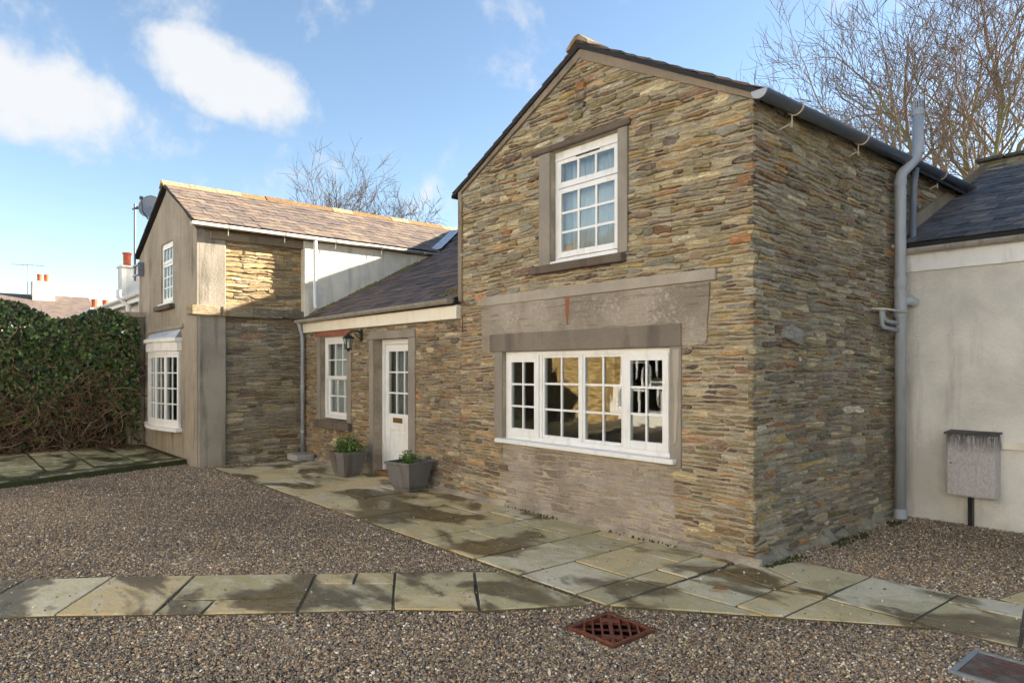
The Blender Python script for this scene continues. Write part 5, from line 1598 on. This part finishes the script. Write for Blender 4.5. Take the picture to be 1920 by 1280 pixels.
for i in range(42000):
    y = rng.uniform(-7.0, -1.95); tz = topz(y); z = rng.uniform(.05, tz + .12)
    low_ = .55 + .5 * math.sin(y * 1.7 + .6) + .3 * math.sin(y * 4.1)
    k_ = max(0.0, min(1.0, (z - low_ + .3) / 1.1))
    if rng.random() > .05 + .95 * k_ * (.25 + .75 * k_ + .5 * (dens(y * 1.9, z * 2.1) - .5)): continue
    prof = .16 + .16 * math.sin(min(1, z / tz) * 2.4) + .10 * dens(y * 1.3, z * 1.6)
    x = -12.55 + prof * (1 - rng.random() ** 2.2 * .9) + rng.gauss(0, .02)
    lf.col = lin(rng.choice(GREENS))
    leafquad(lf, Vector((x, y + rng.gauss(0, .02), z)), Vector((1.0, rng.uniform(-.9, .9), rng.uniform(-.2, 1.1))), rng.choice((.018, .026, .034, .05)) * rng.uniform(.8, 1.2), rng, .75)
lf.build('leaves', M['leaf'], ivy, kind='stuff')
for i in range(2600):
    y = rng.uniform(-7, -2.0); z = rng.uniform(.05, 1.6) if rng.random() < .85 else rng.uniform(1.2, 2.4)
    p = Vector((-12.50 + rng.uniform(0, .33), y, z)); d = Vector((rng.uniform(-.2, .4), rng.uniform(-1, 1), rng.uniform(-.6, 1.2))).normalized(); path = [p]
    for k in range(5):
        d = (d + Vector((rng.uniform(-.35, .35), rng.uniform(-.5, .5), rng.uniform(-.5, .35)))).normalized(); p = p + d * rng.uniform(.06, .15); p.x = max(-12.55, min(-12.05, p.x)); p.z = max(.03, p.z); path.append(p.copy())
    sp_.col = lin(rng.choice([(118, 98, 74), (98, 80, 60), (146, 124, 96), (84, 68, 54), (122, 90, 66)])); r = rng.uniform(.003, .009)
    sp_.tube(path, [r, r, r * .9, r * .8, r * .6, r * .4], 4, False)
sp_.build('stems', M['bark'], ivy, kind='stuff')
litter = MB()
for i in range(900):
    y = rng.uniform(-6.5, -2); x = -12.15 + abs(rng.gauss(0, .12)); litter.col = lin(rng.choice([(120, 78, 50), (98, 66, 44), (136, 96, 62), (84, 60, 42)]))
    leafquad(litter, Vector((x, y, .085)), Vector((rng.uniform(-.5, .5), rng.uniform(-.5, .5), 1)), rng.uniform(.015, .035), rng)
lo_ = litter.build('leaf_litter', M['leaf'], kind='stuff'); tag(lo_, 'brown leaf litter along the foot of the ivy wall', 'leaf litter')

# ================================================================== TREES
def tree(label, base, height, seed, cols, spread=1.0, trunk_h=.3, lean=(0, 0), rad=.2, levels=6, group=None, kids=(4, 4, 4, 3, 3), curl=.22, twig=.006, stems=1):
    rng = random.Random(seed); t = thing('bare_tree', label, 'tree', base, group)
    parts = [MB(), MB()]
    base = Vector(base)

    def branch(p, d, L, r, lev):
        n = 5 if lev < 2 else (4 if lev < 4 else 3)
        pts, rs = [p.copy()], [r]; dirs = [d.copy()]
        q = p.copy(); dd = d.copy()
        for k in range(n):
            dd = (dd + Vector((rng.gauss(0, curl), rng.gauss(0, curl), rng.gauss(0.05, curl * .8))) * (.6 if lev == 0 else 1.25)).normalized()
            q = q + dd * L / n; pts.append(q.copy()); dirs.append(dd.copy()); rs.append(max(twig * .5, r * (1 - .55 * (k + 1) / n)))
        mb = parts[0] if lev == 0 else parts[1]
        mb.col = tuple(v * rng.uniform(.8, 1.2) for v in lin(cols[min(lev, len(cols) - 1)]))
        mb.tube(pts, rs, 8 if lev == 0 else (5 if lev < 3 else 3), False)
        if lev >= levels - 1: return
        for c in range(kids[min(lev, len(kids) - 1)] + (1 if rng.random() < .4 else 0)):
            f = rng.uniform(.30 if lev else trunk_h, 1.0); k = min(n - 1, int(f * n)); u = f * n - k
            pp = pts[k].lerp(pts[k + 1], u); dk = dirs[k + 1]; rr_ = rs[k] * (1 - u) + rs[k + 1] * u
            ax = dk.orthogonal().normalized(); ax = Matrix.Rotation(rng.uniform(0, 6.28), 3, dk) @ ax
            ang = rng.uniform(.35, .95) * spread
            nd = (Matrix.Rotation(ang, 3, ax) @ dk); nd = (nd + Vector((0, 0, .12))).normalized()
            branch(pp, nd, L * rng.uniform(.52, .80), max(twig, rr_ * rng.uniform(.55, .78)), lev + 1)
        branch(pts[-1], dirs[-1], L * rng.uniform(.5, .7), max(twig, rs[-1] * .9), lev + 1)
    for s in range(stems):
        d = Vector((lean[0] + (rng.uniform(-.35, .35) if stems > 1 else 0), lean[1] + (rng.uniform(-.35, .35) if stems > 1 else 0), 1)).normalized()
        branch(base + Vector((rng.uniform(-.2, .2), rng.uniform(-.2, .2), 0)) * (stems > 1), d, height * .5, rad, 0)
    parts[0].build('trunk', M['bark'], t, smooth=True); parts[1].build('crown', M['bark'], t, smooth=True)
    return len(parts[1].f)


BK = [(150, 138, 98), (146, 132, 98), (140, 126, 98), (132, 116, 98), (126, 110, 98)]
GT = 'bare trees behind the houses'
nf_ = tree('tall bare tree with the thickest trunk, behind the white cottage roof', (-8.0, 37.5, 0), 23, 3, BK, .85, .50, (.0, .0), .48, 6, GT, (4, 4, 3, 3, 2), .19, .016)
nf_ += tree('bare tree leaning left, behind the grey vent pipe', (-7.6, 36.4, 2), 20, 8, BK, .9, .42, (-.55, -.30), .40, 6, GT, (4, 4, 3, 3, 2), .19, .016)
nf_ += tree('bare tree at the right edge of the picture, behind the cottage', (-6.7, 39.2, 0), 22, 12, BK, .8, .5, (.02, 0), .38, 6, GT, (4, 4, 3, 3, 2), .19, .016)
nf_ += tree('fine-twigged bare tree whose crown shows above the dark gutter', (-13.0, 33.0, 0), 16, 16, [(152, 130, 96), (146, 124, 100), (140, 118, 106)], .95, .4, (0, 0), .24, 6, GT, (4, 4, 3, 3, 2), .2, .012)
BL = [(136, 114, 82), (130, 108, 80), (126, 104, 80)]
nf_ += tree('bare forked tree above the lichen-covered ridge, the taller of two', (-25.4, 8.0, 1), 8.7, 21, BL, .95, .6, (.02, 0), .17, 6, GT, (3, 3, 3, 3, 2), .17, .009)
nf_ += tree('low spreading bare tree right of the taller one above the ridge', (-25.2, 8.7, 1), 9.0, 25, BL, 1.1, .55, (.04, 0), .17, 6, GT, (4, 3, 3, 3, 2), .22, .009)
nf_ += tree('small bare sapling left of the taller tree above the ridge', (-26.4, 6.6, 1), 7.4, 27, BL, .9, .6, (-.1, 0), .08, 5, GT, (3, 4, 3, 3), .2, .009)
nf_ += tree('distant bare bush beyond the grey roof at the far left', (-45, 2.6, 0), 5.4, 31, BL, 1.0, .4, (0, 0), .1, 5, GT, (4, 4, 4, 3), .2, .014)
print('tree faces', nf_)

# ================================================================== HOUSES BEYOND
far = thing('far_house', 'distant house with a long brown roof and a white chimney', 'house', (-46, 0, 0))
mb = MB(); mb.box(-50, -43.5, -6, 3.3, 0, 4.5); mb.build('wall', M['cream_render'], far)
mb = MB(); mb.prism([(-43.2, -6.3, 4.4), (-46.8, -6.3, 6.0), (-50.3, -6.3, 4.4)], (0, 8.7, 0)); mb.add([(-43.2, 2.4, 4.4), (-46.8, 2.4, 6.0), (-50.3, 2.4, 4.4), (-46.8, 4.3, 4.4)], [(0, 3, 1), (1, 3, 2), (0, 2, 3)]); mb.build('roof', M['far_slate'], far)
mb = MB(); mb.box(-46.9, -45.9, -.55, .55, 5.4, 6.75); fc = mb.build('chimney', M['white_render'], far)
for y in (-.16, .18):
    mb = MB(); mb.lathe([(.15, 6.75), (.12, 6.85), (.13, 7.15), (.15, 7.2)], (-46.4, y, 0), 10); mb.build('chimney_pot', M['terracotta'], fc)
ant = thing('tv_antenna', 'thin television aerial standing by the white chimney', 'antenna', (-46.3, -.75, 5.6))
mb = MB(); mb.tube([(-46.3, -.75, 5.6), (-46.3, -.75, 7.75)], .02, 6); mb.build('mast', M['dark_pipe'], ant)
mb = MB(); mb.tube([(-46.3, -1.5, 7.66), (-46.3, .05, 7.72)], .018, 5)
for k in range(7): y = -1.45 + k * .23; mb.tube([(-46.55, y, 7.67 + k * .008), (-46.05, y, 7.67 + k * .008)], .008, 4)
mb.build('boom', M['dark_pipe'], ant)
gh = thing('grey_roof_house', 'neighbouring house with a grey slate roof and white gutter behind the ivy', 'house', (-22, 1, 0))
mb = MB(); mb.box(-31, -14.6, -.75, 4.2, 0, 3.45); mb.build('wall', M['cream_render'], gh)
mb = MB(); mb.prism([(-14.4, -1.05, 3.52), (-14.4, 1.5, 4.35), (-14.4, 4.4, 3.5)], (-17, 0, 0)); mb.build('roof', M['grey_slate'], gh)
g, _, _ = gutter((-31.4, -1.12, 3.50), (-14.4, -1.12, 3.50), .06, M['white'], gh)
mb = MB(); mb.box(-31.3, -14.45, -1.03, -.97, 3.34, 3.50); mb.build('fascia', M['white'], gh)
mb = MB(); mb.tube([(-18.2, -1.2, 3.74), (-18.2, -1.2, 3.55), (-18.05, -1.0, 3.30), (-18.05, -.9, 2.0)], .07, 8); mb.build('downpipe', M['white'], gh)
chm = MB(); chm.box(-23.8, -23.2, -.19, .36, 3.0, 5.03); chm.box(-23.85, -23.15, -.23, .40, 5.03, 5.09); chm = chm.build('chimney', M['cream_render'], gh)
mb = MB(); mb.lathe([(.16, 5.09), (.12, 5.16), (.125, 5.48), (.15, 5.52), (.15, 5.56)], (-23.5, .03, 0), 12); mb.build('chimney_pot', M['terracotta'], chm)
ph_ = thing('far_chimney_house', 'far roof with twin orange chimney pots just above the grey slates', 'house', (-40, 4, 0))
mb = MB(); mb.prism([(-40, 2.4, 4.2), (-40, 4.4, 5.3), (-40, 6.4, 4.2)], (-6, 0, 0)); mb.build('roof', M['grey_slate'], ph_)
mb = MB(); mb.box(-41, -36, 2.8, 6, 0, 4.2); mb.build('wall', M['cream_render'], ph_)
mb = MB(); mb.box(-39.0, -38.2, 1.2, 2.2, 3.0, 4.75); pc = mb.build('chimney', M['cream_render'], ph_)
for y in (1.45, 1.95):
    mb = MB(); mb.lathe([(.17, 4.75), (.14, 4.85), (.15, 5.15), (.17, 5.2)], (-38.6, y, 0), 10); mb.build('chimney_pot', M['terracotta'], pc)

# other side of the courtyard (behind the camera, seen in the window panes) and an unseen tall house added right to shade the stone house
OPP = Frame((0, -10.2, 0), (1, 0, 0), (0, 1, 0))
op = thing('courtyard_house', 'sunlit house across the courtyard, reflected in the window panes', 'house', (-8, -14, 0))
OW = [(-16.2, -14.6, .8, 2.3), (-10.3, -8.2, .3, 2.7), (-6.6, -5.4, .8, 2.2), (-1, .2, .8, 2.2), (3.5, 4.7, .8, 2.2), (-6.6, -5.4, 3.3, 4.6), (-1, .2, 3.3, 4.6)]
mb = wall_body(OPP, -24, 12, -.05, 5.2, OW, -.3, 0)
mb.build('wall', M['facade'], op)
nst = NT('sunlit_stone', .9); cc = nst.noise(1, 5, .65, nst.mapped((3.2, 3.2, 16)))
nst.done(nst.mix(nst.rng(cc, .35, .65), lin((120, 98, 60)), lin((206, 176, 116))), nst.bump(cc, .9, .03))
mb = wall_body(OPP, -14.4, -10.5, -.05, 4.6, [], .001, .25); OPP.poly(mb, [(-14.4, 4.6), (-10.5, 4.6), (-12.45, 5.6)], -.3, .25); mb.build('stone_gable', nst.m, op)
mb = MB(); mb.prism([(-24, -10.0, 5.2), (-24, -13.0, 6.5), (-24, -16, 5.2)], (36, 0, 0)); mb.build('roof', M['grey_slate'], op)
for s0, s1, t0, t1 in OW:
    mb = MB(); OPP.box(mb, s0, s0 + .08, t0, t1, -.15, -.05); OPP.box(mb, s1 - .08, s1, t0, t1, -.15, -.05); OPP.box(mb, s0 + .08, s1 - .08, t0, t0 + .1, -.15, -.05); OPP.box(mb, s0 + .08, s1 - .08, t1 - .08, t1, -.15, -.05)
    for k in (1, 2): OPP.box(mb, s0 + (s1 - s0) * k / 3 - .025, s0 + (s1 - s0) * k / 3 + .025, t0, t1, -.12, -.08); OPP.box(mb, s0, s1, t0 + (t1 - t0) * k / 3 - .02, t0 + (t1 - t0) * k / 3 + .02, -.121, -.081)
    wo = mb.build('window', M['white'], op)
    mb = MB(); OPP.box(mb, s0, s1, t0, t1, -.115, -.11); mb.build('pane', M['glass'], wo)
mb = MB(); OPP.box(mb, -24, 12, 0, 5, -4.0, -3.8); mb.build('rear_wall', M['room'], op)
th = thing('sun_block_house', 'unseen tall house, added behind the white cottage to block the sun', 'house', (7, 10, 0))
mb = MB(); mb.box(.75, 14, 7.2, 13, 0, 7.4); mb.build('wall', M['cream_render'], th)
mb = MB(); mb.prism([(.6, 7.0, 7.35), (.6, 10.1, 9.0), (.6, 13.2, 7.35)], (13.6, 0, 0)); mb.build('roof', M['grey_slate'], th)
TF = Frame((0, 7.2, 0), (1, 0, 0), (0, -1, 0))
for s0 in (2.0, 5.0, 8.0):
    mb = MB(); TF.box(mb, s0, s0 + .08, 5.2, 6.6, 0, .05); TF.box(mb, s0 + .92, s0 + 1.0, 5.2, 6.6, 0, .05); TF.box(mb, s0 + .08, s0 + .92, 5.2, 5.28, 0, .049); TF.box(mb, s0 + .08, s0 + .92, 6.52, 6.6, 0, .049); TF.box(mb, s0 + .08, s0 + .92, 5.87, 5.93, 0, .045)
    wo = mb.build('window', M['white'], th); mb = MB(); TF.box(mb, s0 + .08, s0 + .92, 5.28, 6.52, .01, .015); mb.build('pane', M['glass'], wo)
    mb = MB(); TF.box(mb, s0 + .02, s0 + .98, 5.22, 6.58, .001, .006); mb.build('interior_shade_sheet', M['deck'], wo)  # flat near-black sheet behind the pane paints the shade of an interior
print('objects', len(bpy.data.objects), 'tris', sum(len(o.data.polygons) for o in bpy.data.objects if o.type == 'MESH') * 2)
